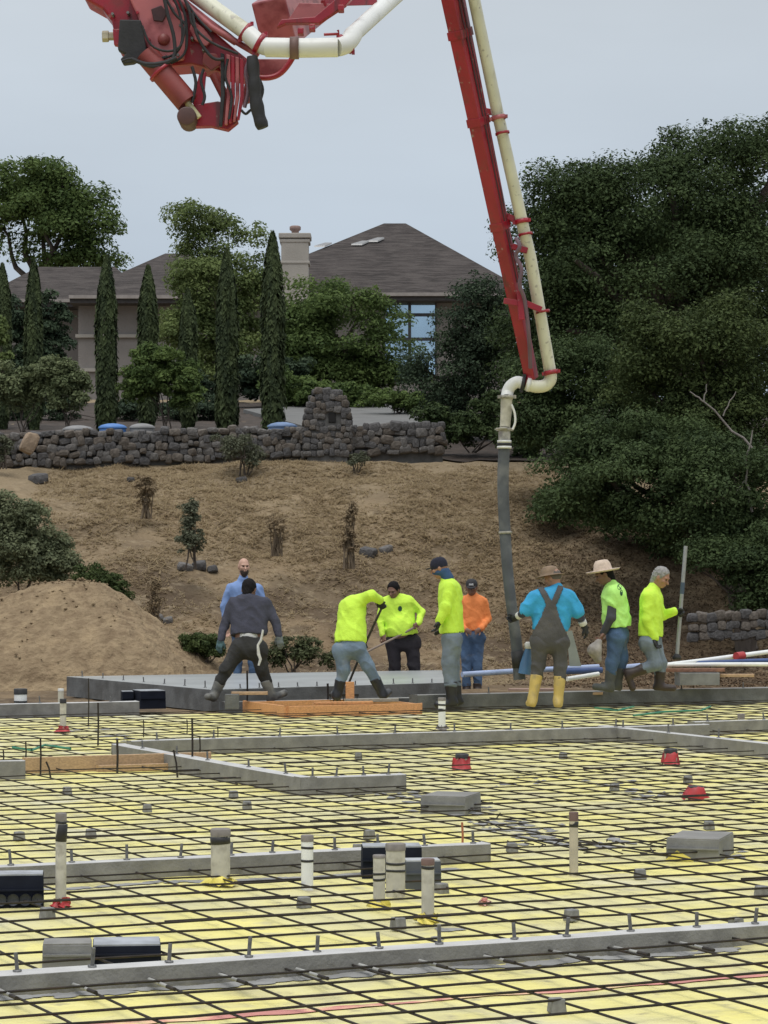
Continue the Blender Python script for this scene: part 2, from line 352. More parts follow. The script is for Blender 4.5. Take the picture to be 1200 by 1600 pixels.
# small concrete spacer blocks
DOB = M('spacer_concrete', (.23, .23, .225), .9, .3, 30)
dob_me = None
DOBL = ['left of the tall taped pipe foot', 'left of the wide grey pipe, far up the bay', 'under the tan form board, leftmost of its pair', 'below the kerb corner in the left bay', 'above the taped top of the tall pipe', 'behind the two banded pipes', 'in front of the three clustered pipes, touching the nearest bay bars', 'right of the nearest clustered pipe', 'just behind the nearest kerb at right', 'in front of the nearest kerb at right', 'right of the lone beige pipe foot', 'behind the right concrete block', 'at the right frame edge before the nearest kerb', 'under the white banded pipe', 'behind the black box of the pipe cluster', 'at the left edge behind the tall pipe', 'beside the orange stake at the kerb end', 'above the lone beige pipe', 'between the two right red stubs', 'in the bay beyond the short kerb', 'right of the left red stub', 'above the capped wide pipe in the mid left bay', 'close behind the nearest kerb at the right corner']
for di, (px, py) in enumerate([(74, 1434), (365, 1246), (105, 1240), (386, 1263), (142, 1308), (577, 1309), (622, 1450), (690, 1395), (893, 1437), (870, 1580), (1000, 1372), (1108, 1295), (1190, 1399), (475, 1417), (560, 1332), (30, 1312), (800, 1330), (960, 1235), (1075, 1222), (560, 1185), (880, 1185), (230, 1268), (1150, 1450)]):
    q = gnd(px, py, -.045)
    if dob_me is None:
        o = MB().box((0, 0, .022), (.062, .062, .055), taper=.84).build('spacer_block', DOB, bevel=.004); dob_me = o.data; o.location = q
    else: o = link('spacer_block', dob_me, None, q); m_ = o.modifiers.new('bevel', 'BEVEL'); m_.width = .004
    o.rotation_euler = (0, 0, RZ+random.uniform(-.3, .3)); tag(o, 'grey spacer block '+DOBL[di], 'spacer block', 'small grey concrete spacer blocks under the rebar')

# pink marking paint along one bar of the foreground
PINK = M('pink_marking_paint', (.72, .30, .25), .7, .3, 5); stain(PINK, (.78, .62, .32), 5, .5, .62, fac=.8)
v_, f_, n_ = [], [], 0
us = np.arange(-1.7, 1.9, .03)
for i, u in enumerate(us):
    c = -.275; w_ = .012+.062*max(0, vnoise(u*3.1, 2.2)-.25)+.010*vnoise(u*17, 1.); sk = .022*(vnoise(u*2.3, 7.7)-.75)
    for s_ in (-1, 1):
        q = P(u, c+sk+s_*w_, 0); gu_, gv_ = u, c+sk+s_*w_
        q.z = -.05 + float((fbm(gu_*2.2, gv_*2.2, 4, 21)-.47)*.030 + (np.abs(fbm(gu_*1.1+gv_*.4, gv_*1.3, 3, 33)-.45)*-.03)) + .0045
        v_.append(q)
    if i: f_.append((2*i-2, 2*i-1, 2*i+1, 2*i))
tag(npmesh('marking_paint', [tuple(q) for q in v_], f_, PINK, smooth=True), 'streaky pink marking paint line on the yellow sheet in the foreground', 'paint line')

# ------------------------------------------------------------ dirt pile
pk = at(128, 912, 41.0)
def pile(x, y):
    dx = x-pk.x; dy = y-pk.y
    dx = np.where(dx < 0, dx*.62, dx); r = np.sqrt(dx**2+(dy*.85)**2)
    ang = np.arctan2(dy, dx); r = r*(1+.09*np.sin(ang*3+1)+.05*np.sin(ang*7))
    h = 1.60 - np.maximum(0, r-.36)*.70 - .35*np.minimum(r, .35)*.5
    h = np.where(h < .3, .3*np.exp((h-.3)*2.2)-.04, h)
    return h
gx, gy = np.meshgrid(np.linspace(pk.x-4.2, pk.x+3.6, 330), np.linspace(pk.y-3.0, pk.y+3., 250))
gz = pile(gx, gy); gz = gz*1. + (fbm(gx*2.6, gy*2.6, 5, 41)-.47)*.13*np.clip(gz+.4, .3, 1) + (fbm(gx*9, gy*9, 3, 44)-.45)*.08 - .13
gz = gz-.35*smooth((np.abs(gy-pk.y)-1.9)/1.0)-.35*smooth((np.abs(gx-pk.x)-3.0)/.6)
n1, n0 = gx.shape; ii = np.arange(n0*n1).reshape(n1, n0)
quads = np.stack([ii[:-1, :-1], ii[:-1, 1:], ii[1:, 1:], ii[1:, :-1]], -1).reshape(-1, 4)
DIRT = M('pile_dirt', (.275, .208, .130), .95, col2=(.185, .134, .083), scale=7, bump=.06, bscale=14, spec=.1)
stain(DIRT, (.34, .255, .155), 2.5, .52, .7, fac=.7)
tag(npmesh('dirt_pile', np.stack([gx, gy, gz], -1).reshape(-1, 3), quads, DIRT, smooth=True), 'big brown heap of excavated dirt at the left behind the foundation', 'dirt pile')
# clods on the heap
v_, f_ = [], []
for i in range(320):
    a = random.uniform(0, 2*math.pi); r = random.uniform(0, 2.4); x, y = pk.x+math.cos(a)*r*1.2, pk.y-abs(math.sin(a))*r*.9
    z = float(pile(np.array(x), np.array(y)))-.13
    if z < -.1: continue
    s = random.uniform(.012, .04)*random.random()**.5; b = len(v_); R = Matrix.Rotation(random.uniform(0, 6), 3, random.choice('XYZ'))
    for q in ((1, 0, 0), (-1, 0, 0), (0, 1, 0), (0, -1, 0), (0, 0, .8), (0, 0, -.8)): v_.append(tuple(V((x, y, z+s*.5)) + R @ (V(q)*s*random.uniform(.7, 1.2))))
    f_ += [(b+p, b+q, b+t) for p, q, t in ((0, 2, 4), (2, 1, 4), (1, 3, 4), (3, 0, 4), (2, 0, 5), (1, 2, 5), (3, 1, 5), (0, 3, 5))]
tag(npmesh('dirt_clods', v_, f_, DIRT), kind='stuff')

# ------------------------------------------------------------ stones
ST = [M('dark_basalt', (.102, .098, .098), .9, .4, 4, .02, 14), M('grey_fieldstone', (.160, .150, .142), .9, .35, 4, .02, 14), M('brown_fieldstone', (.150, .128, .108), .9, .4, 4, .02, 14)]
ST_T = M('tan_fieldstone', (.36, .27, .19), .9, .3, 4, .02, 14)
MORT = M('grey_mortar', (.115, .112, .108), .95, .4, 8)  # grey mortar of the wall and pillar cores
stone_me = []
for m_ in ST:
    for k in range(4):
        import bmesh
        bm = bmesh.new(); bmesh.ops.create_icosphere(bm, subdivisions=2, radius=.5); sd = random.uniform(0, 99)
        for vtx in bm.verts:
            c = vtx.co; q = V([math.copysign(abs(x*2)**.5/2, x) for x in c]); q *= .88
            nz = vnoise(c.x*3+sd, c.y*3+c.z*2, k); vtx.co = q*(.82+.34*float(nz))
        me = bpy.data.meshes.new('stone'); bm.to_mesh(me); bm.free(); me.materials.append(m_); me.shade_smooth() if False else None; stone_me.append(me)
def stone(parent, p, sx, sy, sz, me=None, name='stone', rz=0):
    o = link(name, me or random.choice(stone_me), parent, V(p)-parent.location); o.scale = (sx, sy, sz)
    o.rotation_euler = (random.uniform(-.15, .15), random.uniform(-.25, .25), rz+random.uniform(-.2, .2)); return o
wl = at(-40, 728, 54.6); wr = at(692, 704, 55.6)
wall = thing('stone_wall', (wl+wr)/2, 'long dry stone retaining wall of dark stones along the top of the grassy bank', 'stone wall')
mb = MB(); hL, hR = .70, .58
mb.prism([wl-wall.location+V((0, .12, -.3)), wr-wall.location+V((0, .12, -.3)), wr-wall.location+V((0, .12, hR-.10)), wl-wall.location+V((0, .12, hL-.10))], (0, .5, 0)); mb.build('wall_core', MORT, wall)
d = wr-wl; Lw = d.length
for row in range(5):
    x = random.uniform(-.1, 0)
    while x < Lw:
        s = random.choice([random.uniform(.11, .18), random.uniform(.15, .30)]); h = random.uniform(.12, .23); t = min(1, max(0, (x+s/2)/Lw))
        hh = hL+(hR-hL)*t
        stone(wall, wl+d*t+V((0, .07+.05*random.random(), .03+row*hh*.205+random.uniform(-.04, .04))), s*1.22, .32, h*1.12); x += s*.92
pl0 = at(512, 701, 55.45)
pil = thing('stone_pillar', pl0, 'rounded stone pillar with a small dark niche rising above the stone wall', 'stone pillar')
mb = MB(); prof = [(-.44, -.3), (.44, -.3), (.44, .6), (.40, .85), (.30, 1.05), (.16, 1.15), (-.1, 1.17), (-.30, 1.05), (-.40, .85), (-.44, .6)]
mb.prism([(x*.93, -.36, z*.97) for x, z in prof], (0, .75, 0)); mb.build('pillar_core', MORT, pil)
for row in range(-1, 10):
    z = .02+row*.125; hw = .48 if z < .45 else .48*math.sqrt(max(.05, 1-((z-.45)/.84)**2))
    x = -hw
    while x < hw-.04:
        s = min(random.uniform(.09, .19), hw-x+.02)
        if not (abs(x+s/2-.10) < .12 and abs(z-.62) < .12): stone(pil, pl0+V((x+s/2, -.33+random.uniform(-.02, .02), z+random.uniform(-.035, .035))), s*1.3, .2, .16*random.uniform(.8, 1.3))
        x += s*.95
    for sx_ in (-1, 1): stone(pil, pl0+V((sx_*hw*.96, -.12, z)), .14, .3, .17)
MB().box((.10, -.372, .62), (.15, .03, .2)).build('niche', M('niche_shade', (.012, .011, .011), .9), pil, bevel=.02)  # black box instead of a recess, the hole's shade is its colour
# dark rubble wall at the far right under the oak
w2 = thing('rubble_wall', at(1160, 1003, 40.6), 'low rough stone wall in the deep shade under the oak at right', 'stone wall')
for row in range(3):
    for k in range(13): stone(w2, at(1085+k*13+random.uniform(-3, 3), 996-row*15+random.uniform(-3, 3)-k*.6, 40.6), random.uniform(.15, .24), .2, random.uniform(.13, .2), stone_me[random.choice([0, 1, 2, 3, 8, 9])])
# loose rocks on the bank
def on_bank(px, py):
    lo, hi = 38., 55.5
    for _ in range(30):
        m_ = (lo+hi)/2; p = at(px, py, m_)
        if p.z > float(terr(p.x, p.y)): lo = m_
        else: hi = m_
    p = at(px, py, lo); p.z = float(terr(p.x, p.y)); return p
for px, py, s, lb in [(60, 752, .42, 'dark boulder on the dry bank just below the left end of the stone wall'), (378, 752, .26, 'small dark rock below the grey shrub near the wall'), (205, 752, .22, 'flat rock half sunk in the dry grass at the upper left of the bank'),
                      (290, 890, .34, 'dark rock at the left end of the rubble strip behind the bald man'), (312, 888, .38, 'dark rock in the middle of the rubble strip behind the bald man'), (332, 893, .26, 'dark rock at the right end of the rubble strip behind the bald man'),
                      (243, 968, .3, 'black rock on the bank above the right flank of the dirt pile'), (262, 972, .24, 'smaller grey rock beside the black rock above the dirt pile'), (575, 868, .42, 'dark rock in the middle of the bank above the bending worker'), (603, 862, .3, 'small dark rock right of the middle bank rock'), (42, 690, .34, None)]:
    if lb is None: continue
    q = on_bank(px, py); o = link('rock', random.choice(stone_me[:8]), None, q+V((0, 0, s*.12))); o.scale = (s, s*.8, s*.55); o.rotation_euler = (random.uniform(-.3, .3), random.uniform(-.3, .3), random.uniform(0, 3))
    tag(o, lb, 'rock', 'rocks lying on the bank')
o = link('tan_rock', stone_me[9].copy(), None, at(46, 692, 54.2)); o.data.materials[0] = ST_T; o.scale = (.36, .3, .5); o.rotation_euler = (0, .4, .3); tag(o, 'tan boulder leaning against the left end of the stone wall', 'rock')

# dark mulch bed between the trees behind the wall
gx, gy = np.meshgrid(np.linspace(-16, 16, 120), np.linspace(56.6, 84, 60)); gz = terr(gx, gy)+.03+(fbm(gx*3, gy*3, 3, 5)-.45)*.08
ii = np.arange(gx.size).reshape(gx.shape); quads = np.stack([ii[:-1, :-1], ii[:-1, 1:], ii[1:, 1:], ii[1:, :-1]], -1).reshape(-1, 4)
tag(npmesh('mulch_bed', np.stack([gx, gy, gz], -1).reshape(-1, 3), quads, M('mulch', (.058, .042, .032), .95, .5, 3, .03, 12), smooth=True), kind='structure')
# ------------------------------------------------------------ driveway above the wall
drv = [at(380, 640, 74), at(560, 634, 79), at(640, 642, 76), at(700, 664, 62), at(560, 668, 61), at(470, 652, 66)]
mb = MB(); mb.prism([V((p.x, p.y, float(terr(p.x, p.y))+.06)) for p in drv], (0, 0, .10)); tag(mb.build('driveway', M('driveway_concrete', (.14, .14, .135), .9, .2, 2)), kind='structure')

# ------------------------------------------------------------ house
HY = 95.
STUC = M('grey_beige_stucco', (.235, .215, .20), .9, .12, 1.5, .01, 20)
STUC_L = M('chimney_stucco', (.36, .335, .30), .9, .12, 2, .01, 20)
ROOF = M('brown_shingle', (.066, .056, .053), .95, .45, 1.2, .05, 9, spec=.15); stain(ROOF, (.040, .036, .035), 14, .45, .6, stretch=(1, 1, 3), fac=.8); stain(ROOF, (.098, .086, .08), 3, .45, .6, stretch=(.5, .5, 7), fac=.6)
FASC = M('dark_fascia', (.055, .05, .05), .7, .3); GUT = M('gutter', (.30, .27, .25), .6, .2)
hb = at(540, 620, HY)
house = thing('house', hb, 'grey beige villa with brown hip roofs half hidden behind the trees', 'house')
def hl(px, py, Y): return at(px, py, Y)-hb
def hip(name, x0, x1, ye, Y0, depth, pkx0, pkx1, pky, pkY):
    """hip roof: eave rectangle seen at px x0..x1, py ye; ridge pkx0..pkx1 at py pky"""
    a, b = hl(x0, ye, Y0), hl(x1, ye, Y0); c = b+V((0, depth, 0)); d = a+V((0, depth, 0)); r0, r1 = hl(pkx0, pky, pkY), hl(pkx1, pky, pkY)
    mb = MB(); lo = V((0, 0, -.22))
    mb.add([a, b, c, d, r0, r1], [(0, 1, 5, 4), (1, 2, 5), (2, 3, 4, 5), (3, 0, 4)])
    r = mb.build(name, ROOF, house)
    MB().prism([a+V((.02, .02, -.003)), b+V((-.02, .02, -.003)), c+V((-.02, -.02, -.003)), d+V((.02, -.02, -.003))], (0, 0, -.26)).build('fascia', FASC, r)
    MB().beam(a+V((0, -.06, -.05)), b+V((0, -.06, -.05)), .12, .12).build('gutter', GUT, r)
    return r
R1 = hip('roof', 330, 830, 458, HY, 16, 600, 634, 349, HY+7)
R2 = hip('roof', 108, 420, 462, HY+1, 15, 258, 296, 396, HY+7.5)
R3 = hip('roof', -40, 240, 468, HY+5, 10, 60, 180, 417, HY+10)
def wallbox(x0, x1, y0, y1, Y, dep):
    a = hl(x0, y1, Y); b = hl(x1, y0, Y); MB().prism([a, V((b.x, a.y, a.z)), V((b.x, a.y, b.z)), V((a.x, a.y, b.z))], (0, dep, 0)).build('wall', STUC, house)
wallbox(360, 800, 463, 640, HY+.9, 13); wallbox(122, 400, 468, 640, HY+2, 12); wallbox(-20, 130, 474, 640, HY+6.5, 7)
for y_ in (525, 578): MB().beam(hl(118, y_, HY+1.93), hl(262, y_, HY+1.93), .14, .12).build('trim_band', STUC_L, house)
# chimney
ch = MB(); cx0, cx1 = hl(438, 400, HY-.6), hl(483, 400, HY-.6); cw = cx1.x-cx0.x; cx = (cx0.x+cx1.x)/2; zt = hl(460, 369, HY-.6).z; zb = hl(460, 600, HY-.6).z
ch.box((cx, cx0.y+.5, (zt+zb)/2-.05), (cw*.94, 1.0, zt-zb-.1)); C = ch.build('chimney', STUC_L, house)
for zz, hh, ww in ((368, 8, 1.12), (376, 6, 1.05), (410, 5, 1.05)):
    z_ = hl(460, zz, HY-.6).z; MB().box((cx, cx0.y+.5, z_), (cw*ww, 1.0*ww, hh/44)).build('chimney_band', STUC_L, C, bevel=.03)
MB().lathe((cx, cx0.y+.5, hl(460, 366, HY-.6).z), [(.13, 0), (.13, .16), (.20, .22), (.20, .33), (.15, .36), (.0, .36)], 12).build('chimney_pot', M('terracotta_pot', (.28, .19, .165), .8), C)
# skylights
SKY_L = M('skylight_glass', (.20, .20, .20), .25, .1, metal=.3)
def on_roof(px, py, r0=(330, 830, 458), pk_=(600, 634, 349)):
    t = (458-py)/(458-349); return hl(px, py, HY+7*t)
for px, py in ((558, 383), (582, 378), (500, 386)):
    a = on_roof(px-9, py+3); b = on_roof(px+8, py-2); m_ = V((0, -.08, .06))
    MB().prism([a+m_, V((b.x, a.y, a.z))+m_, b+V((.25, 0, 0))+m_, V((a.x+.4, b.y, b.z))+m_], (0, .05, .06)).build('skylight', SKY_L, R1)
# window wall
GL = M('window_glass', (.50, .66, .78), .04, .25, .7, metal=.85); MUL = M('window_frame', (.045, .045, .05), .5)
wx = [600, 640, 682]; wy = [468, 492, 530, 590]
for i in range(2):
    for j in range(3):
        wnd = MB(); a = hl(wx[i], wy[j], HY+.86); b = hl(wx[i+1], wy[j+1], HY+.86); cx_, cz_ = (a.x+b.x)/2, (a.z+b.z)/2; W, H = b.x-a.x, a.z-b.z
        fr = .055; yy = a.y-.02
        for q, s in (((cx_, yy, a.z-fr/2), (W-.004, .1, fr)), ((cx_, yy, b.z+fr/2), (W-.004, .1, fr)), ((a.x+fr/2, yy, cz_), (fr, .1, H-2*fr-.004)), ((b.x-fr/2, yy, cz_), (fr, .1, H-2*fr-.004))): wnd.box(q, s)
        wo = wnd.build('window', MUL, house); MB().box((cx_, yy+.02, cz_), (W-2*fr, .02, H-2*fr)).build('pane', GL, wo)
# ------------------------------------------------------------ vegetation
BARK = M('bark', (.10, .08, .065), .95, .4, 6, .02, 20, stretch=(1, 1, .3))
BARK_P = M('pale_bark', (.22, .20, .18), .95, .3, 6, .01, 20)
def unit(n):
    d = RNG.normal(size=(n, 3)); return d/np.linalg.norm(d, axis=1, keepdims=True)
def leaf_cards(c, nrm, ln, wd, hue, along=None):
    n = len(c); t = unit(n) if along is None else along
    a = t - nrm*np.sum(t*nrm, 1, keepdims=True); a /= np.linalg.norm(a, axis=1, keepdims=True)+1e-9; b = np.cross(nrm, a)
    ln = ln[:, None]; wd = wd[:, None]
    v = np.stack([c-a*ln*.5, c+b*wd*.5+nrm*wd*.12, c+a*ln*.5, c-b*wd*.5+nrm*wd*.12], 1).reshape(-1, 3)
    return v, np.arange(4*n).reshape(n, 4), np.repeat(hue, 4)
def crown(name, clumps, leaves, size, mat, parent, up=.55, flat=.75, aspect=.55):
    """clumps: array (k,4) centre+radius; every clump is a loose ball of leaves, denser towards its skin"""
    k = len(clumps); w_ = clumps[:, 3]**2; cnt = np.maximum(8, (leaves*w_/w_.sum())).astype(int)
    idx = np.repeat(np.arange(k), cnt); n = len(idx); d = unit(n); d[:, 2] = np.where(d[:, 2] < -.55, -d[:, 2]*.7, d[:, 2])
    r = clumps[idx, 3]*(.40+.75*RNG.random(n)**.7); c = clumps[idx, :3]+d*r[:, None]*np.array([1, 1, flat])
    nrm = d*.8+np.array([0, 0, up])+RNG.normal(size=(n, 3))*.5; nrm /= np.linalg.norm(nrm, axis=1, keepdims=True)
    s = size*(.45+1.1*RNG.random(n)**1.5); hue = np.clip(.5*RNG.random(k)[idx]+.5*RNG.random(n), 0, 1)
    v, f, h = leaf_cards(c-np.array(parent.location), nrm, s, s*aspect, hue)
    return npmesh(name, v, f, mat, parent, attr=h)
def lobes_to_clumps(lobes, n, r0, r1, inner=.55):
    """lobes: (px,py,rx,ry,Y[,depth])"""
    L_ = []
    for l in lobes:
        px, py, rx, ry, Y = l[:5]; c = at(px, py, Y); m_ = Y/F_PX; dp = l[5] if len(l) > 5 else 1.
        L_.append((np.array(c), np.array([rx*m_, rx*m_*dp, ry*m_])))
    vol = np.array([r[0]*r[2] for _, r in L_]); vol /= vol.sum(); o = []
    for _ in range(n):
        c, r = L_[RNG.choice(len(L_), p=vol)]; d = unit(1)[0]; q = c+d*r*(inner+(1-inner)*RNG.random()**.5)
        o.append([*q, RNG.uniform(r0, r1)])
    return np.array(o)
def limb(mb, a, b, r0, r1, loc, wob=.08, n=5):
    a, b = V(a), V(b); Ld = (b-a).length; pts = []; rs = []
    for i in range(n+1):
        t = i/n; q = a.lerp(b, t); k = wob*Ld*math.sin(math.pi*t) if 0 < i < n else 0
        pts.append(q+V((random.uniform(-k, k), random.uniform(-k, k), random.uniform(-k, k)*.5))-loc); rs.append(r0+(r1-r0)*t)
    mb.tube(pts, rs, 7)
def tree(name, label, cat, base, lobes, n, r0, r1, leaves, size, mat, trunk=.18, group=None, bark=BARK, inner=.5, limbs=8, up=.55, spikes=0, **kw):
    base = V(base); t = thing(name, base, label, cat, group); cl = lobes_to_clumps(lobes, n, r0, r1, inner)
    if spikes:      # twigs that break the outline at the top
        top = cl[np.argsort(-cl[:, 2])[:max(6, n//5)]]
        ex = top[RNG.integers(0, len(top), spikes)].copy(); ex[:, 2] += ex[:, 3]*RNG.uniform(.4, .85, spikes); ex[:, :2] += RNG.normal(size=(spikes, 2))*.16; ex[:, 3] *= RNG.uniform(.22, .4, spikes); cl = np.vstack([cl, ex])
    crown('crown', cl, leaves, size, mat, t, up, **kw)
    mb = MB(); m_ = V(cl[:, :3].mean(0)); fork = base.lerp(V((m_.x*.5+base.x*.5, m_.y, m_.z)), .55)
    limb(mb, base-V((0, 0, .3)), fork, trunk, trunk*.7, base, .05)
    for q in cl[RNG.choice(len(cl), min(limbs, len(cl)), replace=False)]: limb(mb, fork, V(q[:3]), trunk*.55, trunk*.12, base)
    mb.build('trunk', bark, t); return t
def groundpt(px, Y):
    p = at(px, 800, Y); return V((p.x, Y, float(terr(p.x, Y))))

OAK = leafmat('oak_leaves', (.078, .112, .042), (.028, .046, .020), .75)
OAK2 = leafmat('oak_leaves_light', (.090, .118, .040), (.034, .052, .020), .75)
LIVE = leafmat('grey_oak_leaves', (.070, .100, .055), (.028, .046, .030), .7)
MAPLE = leafmat('green_leaves', (.14, .195, .058), (.046, .078, .028), .7, .35)
MAPLE2 = leafmat('fresh_green_leaves', (.215, .265, .095), (.07, .105, .038), .7, .35)
OLIVE = leafmat('olive_leaves', (.21, .24, .12), (.085, .11, .055), .6, .3)
CYP = leafmat('cypress_leaves', (.075, .098, .042), (.026, .038, .020), .8, .15)
SAGE = leafmat('sage_leaves', (.17, .18, .12), (.075, .085, .055), .75, .25)
DRYB = leafmat('dry_twigs', (.25, .19, .115), (.13, .095, .06), .85, .1)

# behind and in front of the house
tree('leafy_tree', 'large leafy green tree rising behind the roof at the left edge', 'tree', groundpt(60, 112),
     [(40, 350, 100, 70, 112), (130, 360, 55, 70, 112), (60, 290, 55, 38, 112), (110, 310, 50, 45, 112), (0, 310, 70, 50, 113), (150, 400, 40, 30, 112)], 95, .55, 1.0, 44000, .165, MAPLE, .3, spikes=22, inner=.3)
tree('airy_tree', 'airy pale green tree with thin crown between two cypresses', 'tree', groundpt(335, 84),
     [(312, 345, 42, 30, 84), (370, 368, 36, 24, 84), (300, 380, 30, 20, 84), (340, 440, 85, 45, 84), (320, 420, 62, 34, 84), (385, 430, 50, 36, 84), (300, 520, 75, 60, 84), (400, 500, 60, 70, 84), (350, 570, 70, 45, 84), (400, 345, 10, 10, 84)], 150, .30, .62, 52000, .11, MAPLE2, .14, spikes=12, inner=.3)
tree('maple_tree', 'broad fresh green maple in front of the villa window and right of the tallest cypress', 'tree', groundpt(545, 80),
     [(545, 520, 90, 70, 80), (480, 485, 45, 45, 80), (592, 565, 40, 52, 80), (632, 570, 28, 42, 80), (555, 468, 55, 22, 80), (500, 570, 60, 50, 80), (470, 540, 40, 70, 80), (570, 590, 50, 30, 80)], 130, .32, .66, 50000, .11, MAPLE, .16, inner=.35, spikes=10)
tree('scrub_oak', 'dark grey green scrub oak covering the right end of the villa', 'tree', groundpt(720, 62),
     [(745, 512, 48, 58, 62), (716, 600, 52, 60, 62), (745, 640, 62, 55, 62), (735, 462, 34, 22, 62), (685, 650, 45, 34, 62), (704, 560, 30, 50, 62), (668, 575, 30, 34, 62), (708, 515, 24, 40, 62), (770, 540, 45, 70, 62)], 100, .22, .46, 46000, .07, LIVE, .13, inner=.3, spikes=10)
# the big oaks at the right
tree('oak_tree', 'huge dark green oak filling the upper right of the view', 'tree', groundpt(1080, 55),
     [(1010, 335, 150, 85, 55), (1130, 290, 120, 85, 55), (900, 335, 88, 68, 55), (1000, 430, 170, 95, 55), (1150, 430, 120, 120, 55), (870, 400, 75, 80, 55), (835, 480, 60, 80, 55.5), (920, 520, 100, 70, 55), (1060, 240, 75, 38, 55), (1170, 225, 60, 28, 55), (950, 290, 60, 38, 55), (1060, 530, 130, 70, 55.5), (850, 315, 36, 38, 55)],
     420, .30, .70, 230000, .072, OAK, .38, inner=.45, limbs=16, spikes=60)
tree('oak_tree', 'dense dark oak standing behind the huge oak and filling its gaps', 'tree', groundpt(1000, 62),
     [(1000, 420, 170, 120, 61, .4), (1130, 420, 120, 160, 61, .4), (900, 450, 80, 110, 61, .4), (1000, 580, 190, 100, 61, .4), (1150, 600, 110, 120, 61, .4), (850, 560, 60, 90, 61, .4)],
     260, .45, .85, 60000, .12, OAK, .3, inner=.1, limbs=6)
tree('oak_tree', 'lighter olive green oak in front of the huge dark oak at the right edge', 'tree', groundpt(1150, 48.5),
     [(1070, 555, 95, 62, 48), (1150, 560, 90, 85, 48), (1020, 620, 70, 60, 48), (1120, 660, 100, 70, 48), (1030, 510, 50, 30, 48), (1180, 690, 60, 70, 48)], 170, .24, .50, 80000, .066, OAK2, .22, inner=.45, limbs=12)
tree('scrub_oak', 'dense dark scrub oak right behind the hanging pump hose', 'tree', groundpt(900, 51.5),
     [(890, 600, 75, 60, 51), (850, 660, 55, 50, 51), (950, 660, 85, 65, 51), (830, 600, 42, 50, 51), (930, 580, 60, 45, 51)], 130, .22, .46, 60000, .066, OAK, .16, inner=.45, limbs=9)
tree('oak_tree', 'low spreading dark oak overhanging the right part of the bank', 'tree', groundpt(1178, 44.5),
     [(1010, 765, 110, 62, 45.5), (1130, 780, 100, 75, 45), (920, 735, 70, 52, 46.5), (1180, 820, 60, 50, 44.5), (1080, 830, 80, 32, 45), (900, 790, 45, 25, 46), (1120, 720, 100, 50, 46), (1000, 700, 100, 50, 46.5)], 230, .22, .46, 105000, .063, OAK, .21, inner=.45, limbs=14)
tree('scrub_oak', 'dark understory brush in the shade below the low spreading oak', 'tree', groundpt(1080, 49.5),
     [(960, 800, 60, 40, 49), (1060, 830, 80, 50, 49), (1160, 850, 70, 60, 48.5), (880, 790, 40, 30, 50), (1200, 900, 50, 40, 47)], 130, .2, .4, 30000, .08, OAK, .08, inner=.1, limbs=8)
tree('scrub_oak', 'dark brush at the right frame edge between the oak trunk and rubble wall', 'tree', groundpt(1175, 43.4),
     [(1150, 880, 55, 36, 43.3), (1195, 920, 36, 50, 43.2), (1110, 872, 40, 24, 43.6), (1195, 860, 30, 40, 43.2)], 90, .14, .3, 22000, .06, OAK, .06, inner=.1, limbs=8)
mb = MB(); o_ = groundpt(1140, 44.2)     # bare pale branches
tb = thing('dead_branch', at(1140, 650, 44.6), 'bare pale forked branch sticking out of the oak at the right', 'branch')
for a, b, r in (((1175, 700), (1100, 628), .022), ((1100, 628), (1078, 612), .016), ((1100, 628), (1104, 600), .014), ((1130, 650), (1150, 612), .013), ((1175, 800), (1165, 720), .024), ((1165, 720), (1176, 672), .018), ((1168, 745), (1150, 770), .012)):
    limb(mb, at(*a, 44.4), at(*b, 44.4), r, r*.6, tb.location, .06)
mb.build('twigs', BARK_P, tb)

# cypresses
def cypress(px, top, bot, wpx, Y, label):
    b = at(px, bot, Y); b.z = min(b.z, float(terr(b.x, Y))); m_ = Y/F_PX; H = at(px, top, Y).z-b.z; R_ = wpx*m_/2
    t = thing('cypress', b, label, 'cypress', 'cypresses in a row behind the stone wall')
    n = 5200; z = RNG.random(n)**.9; a = RNG.random(n)*2*np.pi
    prof = np.where(z < .12, .55+.45*smooth(z/.12), 1) * np.where(z > .6, 1-((z-.6)/.4)**2.3*.88, 1)
    lump = .74+.36*np.array(vnoise(a*2.2, z*H*1.3, px))+.22*np.array(vnoise(a*4, z*H*4, px+3))
    r = R_*prof*lump*(.72+.30*RNG.random(n)**.5)
    c = np.stack([np.cos(a)*r, np.sin(a)*r, z*H], 1); out_ = np.stack([np.cos(a), np.sin(a), np.full(n, .35)], 1)+RNG.normal(size=(n, 3))*.3
    out_ /= np.linalg.norm(out_, axis=1, keepdims=True); s = .15*(.6+.8*RNG.random(n)); al = np.tile([0, 0, 1.], (n, 1))+RNG.normal(size=(n, 3))*.25
    v, f, h = leaf_cards(c, out_, s, s*.42, np.clip(.9*vnoise(a*2, z*7, px+5)-.2+.6*RNG.random(n), 0, 1), al)
    npmesh('crown', v, f, CYP, t, attr=h)
    MB().tube([(0, 0, -.2), (0, 0, H*.8)], [.09, .03], 7).build('trunk', BARK, t)
for a in ((3, 415, 600, 27, 66, 'cypress cut by the left frame edge'), (52, 408, 610, 27, 66, 'slim cypress second from the left, left of the house corner'), (166, 402, 656, 33, 63, 'tall cypress standing before the left house wall'),
          (231, 417, 600, 29, 65, 'shorter cypress in the row just right of the left house wall'), (293, 455, 664, 28, 66, 'lowest cypress half hidden behind the airy tree'), (354, 392, 662, 33, 62, 'tall dark cypress below the airy crown'), (426, 365, 660, 34, 61, 'tallest cypress, beside the chimney')): cypress(*a)

